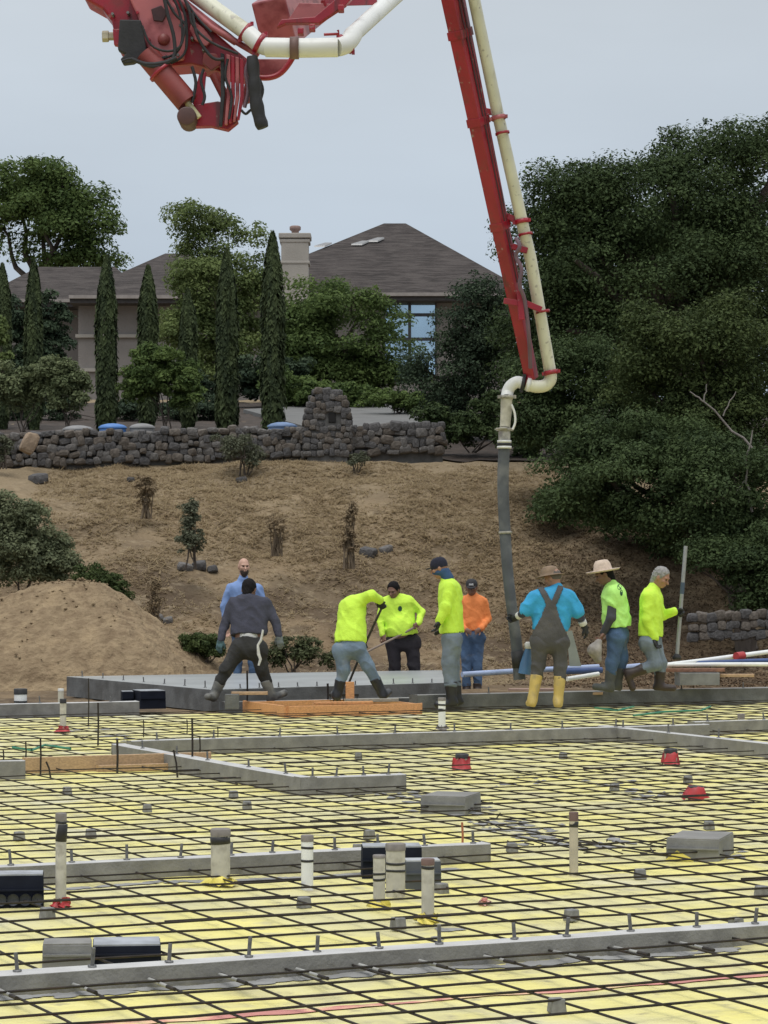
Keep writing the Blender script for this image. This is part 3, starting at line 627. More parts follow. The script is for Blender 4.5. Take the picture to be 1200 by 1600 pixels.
# shrubs by the wall
TWIG = M('dry_stems', (.17, .13, .088), .95, .3, 8)
def shrub(name, label, px, bot, Y, lobes, n, r0, r1, leaves, size, mat, stems=5, group=None, up=.5, twigs=0, **kw):
    b = at(px, bot, Y); t = thing(name, b, label, 'shrub', group); cl = lobes_to_clumps([(*l, Y) for l in lobes], int(n*2.2), r0*.65, r1*.7, .0)
    crown('foliage', cl, int(leaves*1.25), size, mat, t, up, **kw); mb = MB()
    for q in cl[RNG.choice(len(cl), min(stems+twigs, len(cl)), replace=False)]: limb(mb, b+V((random.uniform(-.1, .1), random.uniform(-.05, .05), -.1)), V(q[:3])+V((0, 0, q[3]*.6)), .016, .005, b, .05)
    mb.build('stems', TWIG if twigs else BARK, t); return t
shrub('olive_shrub', 'pale green feathery shrub at the left frame edge behind the wall', 40, 672, 59.5, [(35, 605, 45, 38), (10, 600, 30, 35), (60, 590, 30, 30)], 46, .16, .32, 14000, .075, OLIVE)
shrub('olive_shrub', 'pale green feathery shrub left of the tall cypress behind the wall', 105, 672, 59, [(105, 608, 36, 38), (90, 580, 26, 24)], 40, .16, .32, 12000, .075, OLIVE)
shrub('leafy_shrub', 'darker green bushy shrub behind the wall right of the tall cypress', 262, 664, 60, [(250, 585, 48, 34), (215, 600, 32, 26), (290, 600, 32, 38), (240, 560, 30, 20)], 60, .16, .34, 17000, .085, MAPLE)
shrub('leafy_shrub', 'bright green sprig at the left frame edge under the leafy tree', 2, 600, 60, [(0, 520, 12, 26), (2, 565, 12, 18)], 14, .1, .2, 2600, .09, MAPLE2)
shrub('low_hedge', 'low green hedge beside the driveway under the maple', 620, 640, 72, [(600, 622, 30, 14), (650, 630, 40, 16)], 34, .14, .28, 8000, .08, MAPLE)
shrub('dark_hedge', 'dark hedge at the foot of the left house wall', 60, 600, 80, [(20, 520, 30, 60), (75, 520, 34, 60), (50, 570, 50, 40)], 60, .25, .45, 15000, .12, LIVE)
shrub('dark_hedge', 'dark hedge under the trees between the cypresses', 330, 625, 78, [(300, 600, 40, 30), (390, 590, 40, 40), (450, 590, 40, 40)], 60, .25, .42, 15000, .12, LIVE)
shrub('dark_hedge', 'dark brush behind the right end of the stone wall', 740, 700, 57.5, [(720, 672, 50, 30), (770, 660, 40, 45), (820, 680, 40, 40), (680, 650, 30, 18)], 60, .16, .32, 16000, .08, OAK)
shrub('dark_hedge', 'dark hedge closing the view below the maple and tall cypress', 480, 640, 76, [(470, 615, 40, 24), (520, 620, 40, 24), (560, 625, 36, 20), (430, 600, 26, 34)], 60, .22, .4, 15000, .11, MAPLE)
shrub('dark_hedge', 'row of dark bushes in front of the left house wall', 200, 660, 70, [(20, 640, 40, 22), (90, 640, 40, 22), (200, 640, 40, 20), (290, 640, 50, 22), (330, 640, 40, 22)], 80, .16, .3, 15000, .09, LIVE)
# shrubs on the bank
shrub('grey_shrub', 'big grey green willow like shrub at the left edge behind the dirt pile', 30, 925, 42.5, [(20, 860, 60, 60), (70, 870, 42, 45), (0, 810, 50, 40), (40, 815, 42, 36), (95, 885, 22, 30)], 120, .14, .28, 36000, .055, leafmat('willow_leaves', (.22, .24, .135), (.09, .11, .062), .65, .3))
shrub('dark_shrub', 'small dark green shrub at the crest of the dirt pile', 155, 950, 41.5, [(140, 905, 30, 20), (170, 925, 32, 24), (190, 940, 16, 16)], 36, .1, .2, 9000, .05, OAK2)
shrub('bank_shrub', 'small dark conical shrub on the bank above the bald man', 298, 880, 46.5, [(298, 845, 22, 26), (296, 805, 14, 22), (300, 785, 8, 14)], 34, .08, .16, 5000, .045, SAGE, 4, up=.7)
shrub('bank_shrub', 'thin brown shrub upper left on the bank', 228, 802, 49.5, [(228, 770, 16, 24), (226, 750, 10, 14)], 22, .07, .13, 1500, .045, DRYB, 7, twigs=9)
shrub('bank_shrub', 'grey bush leaning against the stone wall at its middle', 380, 742, 53.6, [(372, 700, 32, 24), (395, 715, 20, 18), (350, 690, 18, 12)], 34, .1, .2, 4200, .05, SAGE, 7)
shrub('bank_shrub', 'sparse dry shrub above the right flank of the dirt pile', 243, 970, 43.5, [(243, 935, 18, 28), (240, 915, 14, 14)], 26, .07, .13, 1100, .04, DRYB, 8, twigs=9)
shrub('bank_shrub', 'brown twiggy shrub on the bank above the bending worker', 545, 880, 46.5, [(545, 835, 14, 40), (548, 800, 10, 22)], 26, .07, .13, 1300, .045, DRYB, 8, twigs=9)
shrub('bank_shrub', 'faint dry shrub in the middle of the bank', 432, 860, 47, [(432, 825, 14, 26)], 16, .07, .12, 700, .04, DRYB, 7, twigs=9)
shrub('bank_shrub', 'small weed under the stone pillar', 560, 735, 54, [(560, 718, 18, 12)], 14, .07, .12, 900, .045, SAGE, 5)
shrub('green_weeds', 'green bush at the right foot of the dirt pile', 315, 1035, 40.2, [(312, 1005, 28, 22), (335, 1015, 16, 16)], 34, .08, .16, 7000, .045, OAK2)
shrub('green_weeds', 'tall green weeds behind the slab between the two left workers', 460, 1050, 39.4, [(440, 1015, 24, 26), (480, 1020, 26, 26), (515, 1030, 14, 16), (415, 1025, 14, 18)], 54, .07, .14, 7000, .042, leafmat('weed_leaves', (.13, .15, .07), (.05, .06, .032), .7, .25), up=.9)
shrub('dark_shrub', 'dark leafy clump at the left frame edge below the stone wall', 5, 725, 53.5, [(4, 700, 14, 22)], 14, .1, .18, 2200, .05, SAGE)

# dry grass on the bank: uncountable
n = 42000
px = RNG.uniform(-6.8, 5.6, n); py = RNG.uniform(40.5, 55.0, n); den = fbm(px*.9, py*.9, 3, 61)
keep = (RNG.random(n) < smooth((den-.16)*3.0)*(.22+.78*smooth((py-44)/6))) & (px < 2.6+RNG.random(n)*2.2); px, py = px[keep], py[keep]
B = 7; cx = np.repeat(px, B)+RNG.normal(size=len(px)*B)*.05; cy = np.repeat(py, B)+RNG.normal(size=len(px)*B)*.05; cz = terr(cx, cy)-.015
m_ = len(cx); a = RNG.random(m_)*2*np.pi; hgt = RNG.uniform(.02, .085, m_)*np.repeat(RNG.uniform(.5, 1.2, len(px)), B); lean = RNG.uniform(.8, 3.5, m_); wd = RNG.uniform(.008, .022, m_)
b0 = np.stack([cx, cy, cz], 1); dr = np.stack([np.cos(a), np.sin(a), np.zeros(m_)], 1); sd = np.stack([-np.sin(a), np.cos(a), np.zeros(m_)], 1)
tip = b0+dr*(hgt*lean)[:, None]+np.array([0, 0, 1])*hgt[:, None]
v = np.stack([b0-sd*wd[:, None], b0+sd*wd[:, None], tip], 1).reshape(-1, 3); hue = np.repeat(np.clip(.5*fbm(cx*.8, cy*.8, 2, 77)+.2+RNG.normal(size=m_)*.22, 0, 1), 3)
GR = leafmat('dry_grass', (.48, .39, .25), (.31, .24, .15), .85, .5)
tag(npmesh('dry_grass', v, np.arange(3*m_).reshape(-1, 3), GR, attr=hue), 'dry straw coloured grass covering the bank below the stone wall', 'grass', kind='stuff')
# fallen leaves under the oaks, coloured dark to carry the trees' shade too
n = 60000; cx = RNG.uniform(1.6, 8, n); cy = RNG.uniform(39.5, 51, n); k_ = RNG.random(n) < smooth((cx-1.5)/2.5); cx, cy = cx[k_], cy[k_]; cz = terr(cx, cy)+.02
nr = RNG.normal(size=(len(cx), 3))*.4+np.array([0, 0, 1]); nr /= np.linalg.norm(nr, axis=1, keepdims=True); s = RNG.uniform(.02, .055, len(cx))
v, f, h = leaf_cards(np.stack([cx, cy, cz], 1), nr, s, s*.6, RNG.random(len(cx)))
tag(npmesh('leaf_litter', v, f, leafmat('shaded_litter', (.19, .13, .08), (.06, .042, .028), .9, .05), attr=h), kind='stuff')
# ------------------------------------------------------------ concrete pump boom (one articulated machine)
RED = M('boom_red_paint', (.33, .012, .028), .34, .3, 3, .0008, 60); stain(RED, (.16, .03, .026), 6, .52, .7, fac=.7); stain(RED, (.07, .02, .02), 9, .58, .7, stretch=(1, 1, .12), fac=.8); stain(RED, (.30, .24, .20), 14, .66, .72, fac=.7)
RED_P = M('faded_red_paint', (.42, .12, .125), .4, .25, 3); stain(RED_P, (.16, .02, .025), 5, .47, .62, fac=.9)
RUSTR = M('rusty_red_cylinder', (.24, .042, .036), .45, .35, 4, .001, 40)
CREAM = M('cream_pipe_paint', (.64, .635, .50), .4, .15, 3); stain(CREAM, (.36, .34, .22), 8, .56, .72, stretch=(1, 1, .3), fac=.8); stain(CREAM, (.30, .28, .24), 18, .62, .7, fac=.8)
WHITEP = M('white_pipe_paint', (.66, .665, .63), .38, .12, 3); stain(WHITEP, (.42, .41, .36), 7, .58, .78, fac=.7)
BLK = M('black_rubber', (.022, .022, .025), .65, .5, 10, .002, 40)
HOSE = M('dusty_grey_hose', (.085, .093, .10), .75, .35, 5, .003, 50); stain(HOSE, (.21, .21, .20), 3, .55, .7, fac=.6)
SPLASH = M('cement_splashed_iron', (.40, .385, .33), .85, .4, 14, .003, 60); stain(SPLASH, (.16, .15, .14), 8, .5, .65)
YJ = 22.0
boom = thing('concrete_pump_boom', at(832, 600, 32.2), 'folding red concrete pump boom with cream delivery pipe and hanging grey end hose', 'pump boom')
BL = boom.location.copy()
def bp(px, py, Y): return at(px, py, Y)-BL
def btube(name, pts, rpx, mat, n=14, Y=None, parent=boom, smoothn=0):
    q = [bp(*(p if len(p) == 3 else (*p, Y))) for p in pts]
    if smoothn:
        o = []
        for i in range(len(q)-1):
            p0, p1, p2, p3 = q[max(i-1, 0)], q[i], q[i+1], q[min(i+2, len(q)-1)]
            for k in range(smoothn):
                t = k/smoothn; o.append(.5*((2*p1)+(p2-p0)*t+(2*p0-5*p1+4*p2-p3)*t*t+(3*p1-p0-3*p2+p3)*t**3))
        q = o+[q[-1]]
    ys = np.array([(x+BL).y for x in q])/F_PX
    r = [rpx*y for y in ys] if not isinstance(rpx, (list, tuple)) else [np.interp(i/(len(q)-1), np.linspace(0, 1, len(rpx)), rpx)*ys[i] for i in range(len(q))]
    return MB().tube(q, r, n).build(name, mat, parent)
def bplate(name, poly, Y, dep, mat, parent=boom, bev=.006):
    return MB().prism([bp(x, y, Y) for x, y in poly], (0, dep, 0)).build(name, mat, parent, bevel=bev)
def clamp(px, py, Y, rpx, dpx, mat=RED, wpx=5, lug=True):
    """ring around a pipe running along image direction dpx (dx,dy)"""
    a = bp(px, py, Y); d = (bp(px+dpx[0], py+dpx[1], Y+(dpx[2] if len(dpx) > 2 else 0))-a).normalized(); s = Y/F_PX
    m = MB().lathe(a-d*wpx*s/2, [(rpx*s, 0), (rpx*s*1.16, .0), (rpx*s*1.16, wpx*s), (rpx*s, wpx*s)], 18, d)
    if lug:
        q = d.cross(V((0, 1, 0))).normalized()
        for sg in (1, -1): m.box(a+q*sg*rpx*s*1.22, (5*s, 7*s, 5*s))
    return m.build('pipe_clamp', mat, boom)
# tip section
ta, tb_ = bp(669, -190, 30.6), bp(831, 592, 32.2)
upv = V((-.5, -.86, 0))
tip = MB().beam(ta, tb_, .175, .36, upv, 0, .135, .13).build('boom_section', RED, boom, bevel=.012)
dirv = (tb_-ta).normalized(); side = dirv.cross(upv).normalized(); outv = side.cross(dirv).normalized()
rt = V((.86, -.5, 0))
for k, (o1, o2, r) in enumerate(((.10, .05, .012), (.14, .07, .010), (.175, .085, .012))):
    pts = []
    for i in range(9):
        t = i/8; pts.append(ta.lerp(tb_, .08+.72*t)+rt*(.095-.02*t)+outv*(o1*(1-t)+o2*t-.14+.06*t)+V((random.uniform(-.006, .006), 0, 0)))
    MB().tube(pts, r, 6).build('hydraulic_line', M('hose_line', (.06, .02, .03), .5) if k != 1 else RED, boom)
for px, py, w_ in ((690, 45, 20), (735, 180, 20), (803, 345, 24)):       # reinforcing straps
    t = (py+190)/(592+190); c = ta.lerp(tb_, t); wv = .175-.04*t; hv = .36-.23*t
    MB().beam(c-dirv*.05, c+dirv*.05, wv+.024, hv+.024, upv).build('reinforcing_band', RED, boom, bevel=.005)
btube('delivery_pipe', [(701, -200, 30.5), (741, 0, 31.0), (776, 170, 31.4), (814, 340, 31.7), (829, 404, 31.85), (860, 583, 32.15)], 9.6, CREAM, 18)
for px, py, Y, m_ in ((779, 184, 31.35, RED_P), (785, 208, 31.4, RED), (815, 346, 31.7, RED), (821, 366, 31.7, RED), (848, 487, 31.95, RED), (861, 582, 32.1, RED)): clamp(px, py, Y, 9.8, (17, 85), m_, 7 if py in (184, 346, 582) else 4, py in (184, 346, 582))
for px0, py0, px1, py1, wpx in ((750, 172, 772, 176, 7), (793, 338, 812, 348, 12), (800, 385, 824, 392, 9), (812, 470, 846, 484, 8), (812, 455, 815, 500, 9), (787, 470, 812, 474, 5), (776, 330, 800, 342, 7), (784, 388, 800, 386, 6)):
    MB().beam(bp(px0, py0, 31.75), bp(px1, py1, 31.75), wpx*.0076, .07).build('bracket', RED, boom, bevel=.006)
btube('coiled_hose', [(806, 372, 31.6), (812, 385, 31.55), (806, 400, 31.6), (815, 420, 31.6), (812, 445, 31.62), (820, 470, 31.7), (826, 520, 31.8), (829, 575, 32)], 3.2, M('purple_grey_hose', (.15, .09, .12), .6), 8, smoothn=4)
# elbows at the tip
btube('pipe_elbow', [(860, 583, 32.15), (860, 593, 32.15), (852, 602, 32.15), (838, 604, 32.15), (822, 600, 32.15)], 9.8, CREAM, 16, smoothn=4)
btube('tip_mount', [(828, 560, 32.2), (830, 580, 32.2), (827, 606, 32.15)], [8, 9, 7], RED, 10)
clamp(826, 601, 32.15, 9.5, (-10, -2), WHITEP, 6, False); clamp(817, 599, 32.15, 9.8, (-10, -2), BLK, 5)
btube('pipe_elbow', [(817, 599, 32.15), (808, 597, 32.15), (798, 603, 32.15), (793, 613, 32.15), (792, 622, 32.1)], 9.4, WHITEP, 16, smoothn=4)
clamp(792, 620, 32.1, 9.8, (0, 10), SPLASH, 5)
btube('reducer', [(791.5, 622, 32.1), (791, 640, 32.1), (789, 668, 32.05)], [9.2, 8.8, 8.0], M('dirty_cream_iron', (.50, .475, .37), .6, .35, 9, .003, 30), 16)
btube('handle', [(799, 632, 32), (804, 645, 32), (805, 660, 32), (801, 671, 32)], 1.8, WHITEP, 8, smoothn=3)
clamp(788.5, 671, 32.05, 9, (0, 10), SPLASH, 5); btube('clamp_lever', [(792, 669, 31.95), (783, 669, 31.92), (773, 671, 31.92)], [2.2, 2, .8], SPLASH, 6)
btube('hose_coupling', [(788, 674, 32.05), (788, 702, 32.0)], 9.4, SPLASH, 16)
clamp(788, 690, 32.0, 9.6, (0, 10), WHITEP, 4, False); clamp(788, 699, 32.0, 9.8, (0, 10), WHITEP, 4, False); clamp(788, 694.5, 32.0, 9.5, (0, 10), BLK, 4, False)
btube('end_hose', [(787.5, 700, 32.0), (786, 760, 31.98), (789, 830, 31.95), (794, 900, 31.9), (801, 960, 31.87), (808, 1015, 31.84), (812, 1062, 31.82)], [9.0, 9, 9, 8.6, 8.6, 9, 9.5], HOSE, 16, smoothn=5)
clamp(789.5, 832, 31.95, 9.2, (3, 60), SPLASH, 4, False); clamp(810, 1030, 31.83, 9.2, (4, 40), BLK, 26, False)
# the section before the tip, running back to the elbow joint at upper left
MB().beam(bp(428, 38, 22.4), bp(690, -150, 30.2), .30, .42, (-.3, -.75, .6), 0, .24, .36).build('boom_section', RED_P, boom, bevel=.015)
MB().lathe(bp(690, -150, 30.4)-V((0, .4, 0)), [(0, 0), (.2, 0), (.2, .8), (0, .8)], 20, (0, 1, 0)).build('pivot', RED, boom)
bplate('flange_plate', [(432, 42), (447, 36), (498, 36), (540, 8), (560, -14), (552, -22), (530, -6), (492, 26), (440, 30)], 22.0, .1, RED)
bplate('flange_plate', [(448, 34), (468, 4), (530, 6), (548, -10), (556, -4), (500, 34)], 22.3, .04, RED_P)
bplate('web_plate', [(398, 92), (452, 92), (438, 112), (425, 119), (403, 116)], 22.05, .12, RED_P)
btube('curved_rail', [(399, 121), (420, 121.5), (436, 116), (449, 103), (462, 82)], 4.6, RED, 8, 21.95, smoothn=4)
MB().beam(bp(505, 5, 22.3), bp(586, 3, 22.9), .045, .05).build('cross_bar', RED, boom)
for px, py in ((470, 50), (488, 44), (533, 14)): MB().box(bp(px, py, 21.95), (.05, .12, .05)).build('lug', RED, boom, bevel=.008)
# delivery pipe round the joint
btube('delivery_pipe', [(232, -62, 22.4), (323, 5, 22.0), (386, 51, 21.75)], 13, CREAM, 18)
btube('pipe_elbow', [(386, 51, 21.75), (396, 60, 21.7), (408, 70, 21.65), (422, 74, 21.6)], 14.3, WHITEP, 18, smoothn=3)
btube('delivery_pipe', [(416, 74, 21.6), (470, 75, 21.55), (528, 74, 21.55)], 15.3, WHITEP, 18)
btube('pipe_elbow', [(526, 74, 21.55), (538, 71, 21.6), (547, 62, 21.7), (552, 54, 21.8)], 14.6, WHITEP, 18, smoothn=3)
btube('delivery_pipe', [(549, 56, 21.8), (608, 2, 23.3), (692, -74, 26)], 13.2, WHITEP, 18)
clamp(384, 50, 21.75, 13.5, (56, 41), RED, 7); clamp(406, 68, 21.65, 15, (10, 6), RED, 8); clamp(460, 75, 21.55, 15.4, (10, 0), M('brown_band', (.16, .09, .075), .6), 14, False)
clamp(540, 69, 21.65, 14.8, (8, -7), RED, 9); clamp(636, -20, 24, 13.4, (60, -54), RED, 5)
btube('clamp_bolt', [(506, 54), (530, 53), (528, 47)], 2.2, RED, 6, 21.4)
# joint body at the left
arm = bplate('boom_section', [(60, -190), (122, -60), (131, -2), (160, 14), (174, 32), (183, 74), (226, 92), (262, 104), (300, 101), (345, 113), (388, 119), (397, 100), (362, 72), (312, 28), (289, 0), (268, -60), (220, -190)], 21.95, .42, RED, bev=.02)
bplate('side_plate', [(150, -160), (190, -60), (204, 2), (216, 28), (222, 58), (229, 74), (240, 86), (264, 96), (287, 92), (293, 62), (288, 22), (270, 2), (252, -60), (210, -160)], 21.86, .08, RED_P, bev=.015)
bplate('opening_shade', [(187, 30), (220, 31), (226, 62), (230, 86), (208, 98), (192, 100), (188, 92), (196, 84), (184, 78)], 21.80, .1, BLK, bev=.01)  # black plate standing for the shade inside an opening of the arm
MB().lathe(bp(256, 62, 21.86), [(0, -.03), (.045, -.03), (.052, 0), (.052, .03)], 18, (0, 1, 0)).build('pivot', RUSTR, boom)
btube('top_flange', [(283, 2, 21.9), (330, 42, 21.85), (404, 86, 21.8)], 5, RED_P, 8)
bplate('rib_plate', [(282, -10), (300, 6), (330, 30), (360, 52), (372, 62), (366, 70), (330, 46), (294, 18)], 21.9, .05, RED_P)
btube('hydraulic_cylinder', [(228, 84, 21.8), (293, 161, 21.75)], 18.5, RUSTR, 20); clampb = clamp(252, 112, 21.78, 18.8, (65, 77), RED, 5, False)
btube('piston_rod', [(291, 158, 21.75), (311, 184, 21.75)], 5.2, M('cream_rod', (.60, .56, .33), .3), 12)
MB().lathe(bp(293, 185, 21.72), [(0, -.12), (.078, -.12), (.078, .2), (0, .2)], 20, (0, 1, 0)).build('clevis', M('dark_brown_iron', (.09, .04, .035), .5, .4, 8), boom, bevel=.01)
bplate('link_plate', [(288, 172), (302, 164), (340, 158), (366, 163), (372, 190), (356, 203), (330, 197), (300, 198), (286, 200)], 21.82, .12, RED)
bplate('link_plate', [(312, 112), (322, 112), (318, 160), (306, 168), (300, 160)], 21.86, .06, RED)
btube('hydraulic_cylinder', [(334, 116, 21.85), (352, 152, 21.85), (352, 190, 21.85)], 8, RUSTR, 12)
for k, (x, m_) in enumerate(((348, BLK), (357, RED_P), (364, RED), (371, RED_P), (378, RED))):
    bplate('link_plate', [(x-3.5, 82+k*2), (x+2.5, 84+k*2), (x+3, 150), (x-1-k*.8, 197-k*2.5), (x-6-k*.5, 197-k*2.5), (x-3, 150)], 21.72+.01*k, .05, m_, bev=.006)
bplate('link_plate', [(383, 122), (393, 122), (390, 160), (378, 164)], 21.9, .05, RED_P)
btube('black_hose', [(394, 88), (397, 120), (399, 150), (405, 182), (411, 200)], [8.5, 10.5, 9, 11, 9.5, 11.5, 10, 11, 9], BLK, 12, 21.62, smoothn=4)
btube('black_hose', [(404, 125), (409, 140), (405, 158), (402, 176)], 4, BLK, 8, 21.68, smoothn=4)
for pts in ([(268, -20), (286, 14), (292, 50), (288, 84), (262, 100), (236, 94)], [(262, -20), (280, 18), (285, 56), (276, 82), (248, 92), (226, 86)], [(250, -20), (272, 20), (290, 40), (291, 74)], [(290, 2), (310, 30), (330, 50)], [(377, 172), (384, 178), (392, 172), (402, 172)], [(228, 90), (246, 92), (262, 88)], [(190, 96), (205, 92), (225, 100)]):
    btube('hydraulic_line', pts, 2.2, BLK, 6, 21.74, smoothn=4)
for pts, r_ in (([(300, 20), (310, 60), (332, 90), (350, 92)], 2.6), ([(255, -10), (262, 22), (272, 60), (270, 92), (240, 104), (214, 96)], 3), ([(222, 40), (236, 70), (262, 80), (283, 70), (289, 40)], 2.0), ([(356, 92), (352, 120), (362, 150), (358, 186)], 2.2), ([(390, 92), (384, 112), (388, 140), (382, 168)], 3.2), ([(300, 104), (306, 130), (300, 160)], 2.6), ([(318, 108), (314, 126), (320, 150), (316, 164)], 2.4), ([(205, 92), (228, 100), (256, 98), (276, 90)], 3.4), ([(284, -12), (296, 18), (302, 40), (330, 66), (372, 84)], 2.2)):
    btube('hydraulic_hose', pts, r_, random.choice([BLK, BLK, bpy.data.materials['purple_grey_hose']]), 7, 21.70, smoothn=4)
for px, py in ((215, 20), (233, 62), (278, 86), (282, 40), (270, 14), (300, 60), (318, 78), (345, 104), (365, 108), (340, 176), (357, 170), (300, 186), (200, 20), (176, 22)):
    MB().lathe(bp(px, py, 21.86), [(0, -.02), (.012, -.02), (.014, 0), (.014, .08)], 6, (0, 1, 0), smooth=False).build('bolt', RED if px % 2 else STEEL_G, boom)
bplate('gusset', [(300, 30), (318, 44), (332, 62), (322, 72), (304, 62), (296, 46)], 21.87, .05, RED_P); bplate('gusset', [(318, 82), (338, 84), (346, 100), (330, 110), (316, 98)], 21.85, .07, RUSTR)
bplate('dark_opening', [(236, 14), (252, 8), (262, 20), (254, 34), (240, 32)], 21.845, .03, M('shaded_iron', (.05, .015, .018), .6, .4, 9))  # dark plate, the shade of an opening put into its colour
o = MB().lathe(bp(160, 57, 21.9), [(0, 0), (.048, .0), (.048, .05), (.035, .055), (.035, .13)], 6, (1, 0, .02), smooth=False).build('end_nut', M('cream_nut', (.42, .38, .28), .6, .4, 20), boom)
bplate('bracket', [(176, 45), (190, 45), (190, 72), (178, 70)], 21.85, .08, RED)
# ------------------------------------------------------------ people: implicit surfaces turned into meshes
def cap(a, b, ra, rb, k=.03, fn=None, fk=1.): return ('c', V(a), V(b), ra, rb, k, fn, fk)
def ell(c, R, rad, k=.02, sub=False): return ('e', V(c), R, rad, k, sub)
def cut(p, n): return ('p', V(p), V(n).normalized())
def mesh_field(prims, vox, wrinkle=0., seed=0, wf=26.):
    lo = np.full(3, 1e9); hi = -lo
    for q in prims:
        if q[0] == 'c':
            for a, r in ((q[1], q[3]), (q[2], q[4])): lo = np.minimum(lo, np.array(a)-r-.02); hi = np.maximum(hi, np.array(a)+r+.02)
        elif q[0] == 'e' and not q[5]: r = max(q[3]); lo = np.minimum(lo, np.array(q[1])-r-.02); hi = np.maximum(hi, np.array(q[1])+r+.02)
    lo -= 2*vox; n = np.ceil((hi+2*vox-lo)/vox).astype(int)+1
    ax = [np.arange(n[i], dtype=np.float32)*vox+lo[i] for i in range(3)]
    Fd = np.full(n, .3, np.float32)
    for q in prims:
        if q[0] == 'p':
            d = (ax[0][:, None, None]-q[1].x)*q[2].x+(ax[1][None, :, None]-q[1].y)*q[2].y+(ax[2][None, None, :]-q[1].z)*q[2].z
            Fd = np.maximum(Fd, d); continue
        if q[0] == 'c': r = max(q[3], q[4])*1.05; l2 = np.minimum(q[1], q[2])-r-q[5]-3*vox; h2 = np.maximum(q[1], q[2])+r+q[5]+3*vox
        else: r = max(q[3])+q[4]+3*vox; l2 = np.array(q[1])-r; h2 = np.array(q[1])+r
        i0 = np.clip(np.floor((l2-lo)/vox).astype(int), 0, n); i1 = np.clip(np.ceil((h2-lo)/vox).astype(int)+1, 0, n)
        if (i1 <= i0).any(): continue
        sl = tuple(slice(i0[i], i1[i]) for i in range(3)); X = ax[0][sl[0]][:, None, None]; Y = ax[1][sl[1]][None, :, None]; Z = ax[2][sl[2]][None, None, :]
        if q[0] == 'c':
            a, b = q[1], q[2]; ab = b-a; L2 = max(ab.length_squared, 1e-9)
            dx, dy, dz = X-a.x, Y-a.y, Z-a.z; t = np.clip((dx*ab.x+dy*ab.y+dz*ab.z)/L2, 0, 1)
            ex, ey, ez = dx-t*ab.x, dy-t*ab.y, dz-t*ab.z; d2 = ex*ex+ey*ey+ez*ez
            if q[6] is not None: m_ = ex*q[6].x+ey*q[6].y+ez*q[6].z; d2 = d2+(q[7]**2-1)*m_*m_
            d = np.sqrt(d2)-(q[3]+t*(q[4]-q[3]))
        else:
            R = q[2]; rd = q[3]; dx, dy, dz = X-q[1].x, Y-q[1].y, Z-q[1].z; s = 0
            for i in range(3): s = s+((dx*R[i][0]+dy*R[i][1]+dz*R[i][2])/rd[i])**2
            d = (np.sqrt(s)-1)*min(rd)
        A = Fd[sl]; k = q[4] if q[0] == 'e' else q[5]
        if q[0] == 'e' and q[5]: d = -d; h = np.clip(.5-.5*(A-d)/k, 0, 1); Fd[sl] = A*(1-h)+d*h+k*h*(1-h)
        else: h = np.clip(.5+.5*(A-d)/k, 0, 1); Fd[sl] = A*(1-h)+d*h-k*h*(1-h)
    if wrinkle:
        X, Y, Z = ax[0][:, None, None], ax[1][None, :, None], ax[2][None, None, :]
        w1 = np.sin(X*wf*.7+seed)*1.3+np.sin(Y*wf*.6+seed*2)*1.3
        ridge = lambda t: 1-2*np.abs(np.sin(t*.5))**.7
        Fd = Fd-wrinkle*(ridge(Z*wf+w1*1.7+np.sin(X*9+Z*11+seed)*2.2)*.55+ridge(Z*wf*1.3+X*wf*1.5+Y*19+w1+seed)*.45)*(.35+.65*np.sin(X*8+Z*7+Y*6+seed)**2)
    return nets(Fd, lo, vox)
def nets(Fd, lo, vox):
    Fd[0], Fd[-1], Fd[:, 0], Fd[:, -1], Fd[:, :, 0], Fd[:, :, -1] = .1, .1, .1, .1, .1, .1
    s = Fd < 0; n = Fd.shape; cnt = np.zeros([m-1 for m in n], np.int8)
    cor = [(i, j, k) for i in (0, 1) for j in (0, 1) for k in (0, 1)]
    for i, j, k in cor: cnt += s[i:n[0]-1+i, j:n[1]-1+j, k:n[2]-1+k]
    I = np.argwhere((cnt > 0) & (cnt < 8)); idx = np.full(cnt.shape, -1, np.int32); idx[I[:, 0], I[:, 1], I[:, 2]] = np.arange(len(I))
    pos = np.zeros((len(I), 3)); w_ = np.zeros(len(I))
    for a in cor:
        for x in range(3):
            if a[x]: continue
            b = list(a); b[x] = 1
            f0 = Fd[I[:, 0]+a[0], I[:, 1]+a[1], I[:, 2]+a[2]]; f1 = Fd[I[:, 0]+b[0], I[:, 1]+b[1], I[:, 2]+b[2]]
            m_ = (f0 < 0) != (f1 < 0); t = np.where(m_, f0/np.where(m_, f0-f1, 1), 0); p = np.tile(np.array(a, float), (len(I), 1)); p[:, x] += t
            pos += p*m_[:, None]; w_ += m_
    v = (I+pos/w_[:, None])*vox+lo; fs = []
    for x in range(3):
        y, z = (x+1) % 3, (x+2) % 3; sl0 = [slice(1, -1)]*3; sl1 = [slice(1, -1)]*3; sl0[x] = slice(0, -1); sl1[x] = slice(1, None)
        a, b = s[tuple(sl0)], s[tuple(sl1)]; E = np.argwhere(a != b)
        if not len(E): continue
        off = np.ones(3, int); off[x] = 0; E = E+off; ins = s[E[:, 0], E[:, 1], E[:, 2]]
        def c(dy, dz): q = E.copy(); q[:, y] -= dy; q[:, z] -= dz; return idx[q[:, 0], q[:, 1], q[:, 2]]
        f = np.stack([c(1, 1), c(0, 1), c(0, 0), c(1, 0)], 1); f[~ins] = f[~ins][:, ::-1]; fs.append(f)
    return v, np.concatenate(fs)
def join(parts):
    vs, fs, b = [], [], 0
    for v, f in parts: vs.append(v); fs.append(f+b); b += len(v)
    return np.concatenate(vs), np.concatenate(fs)
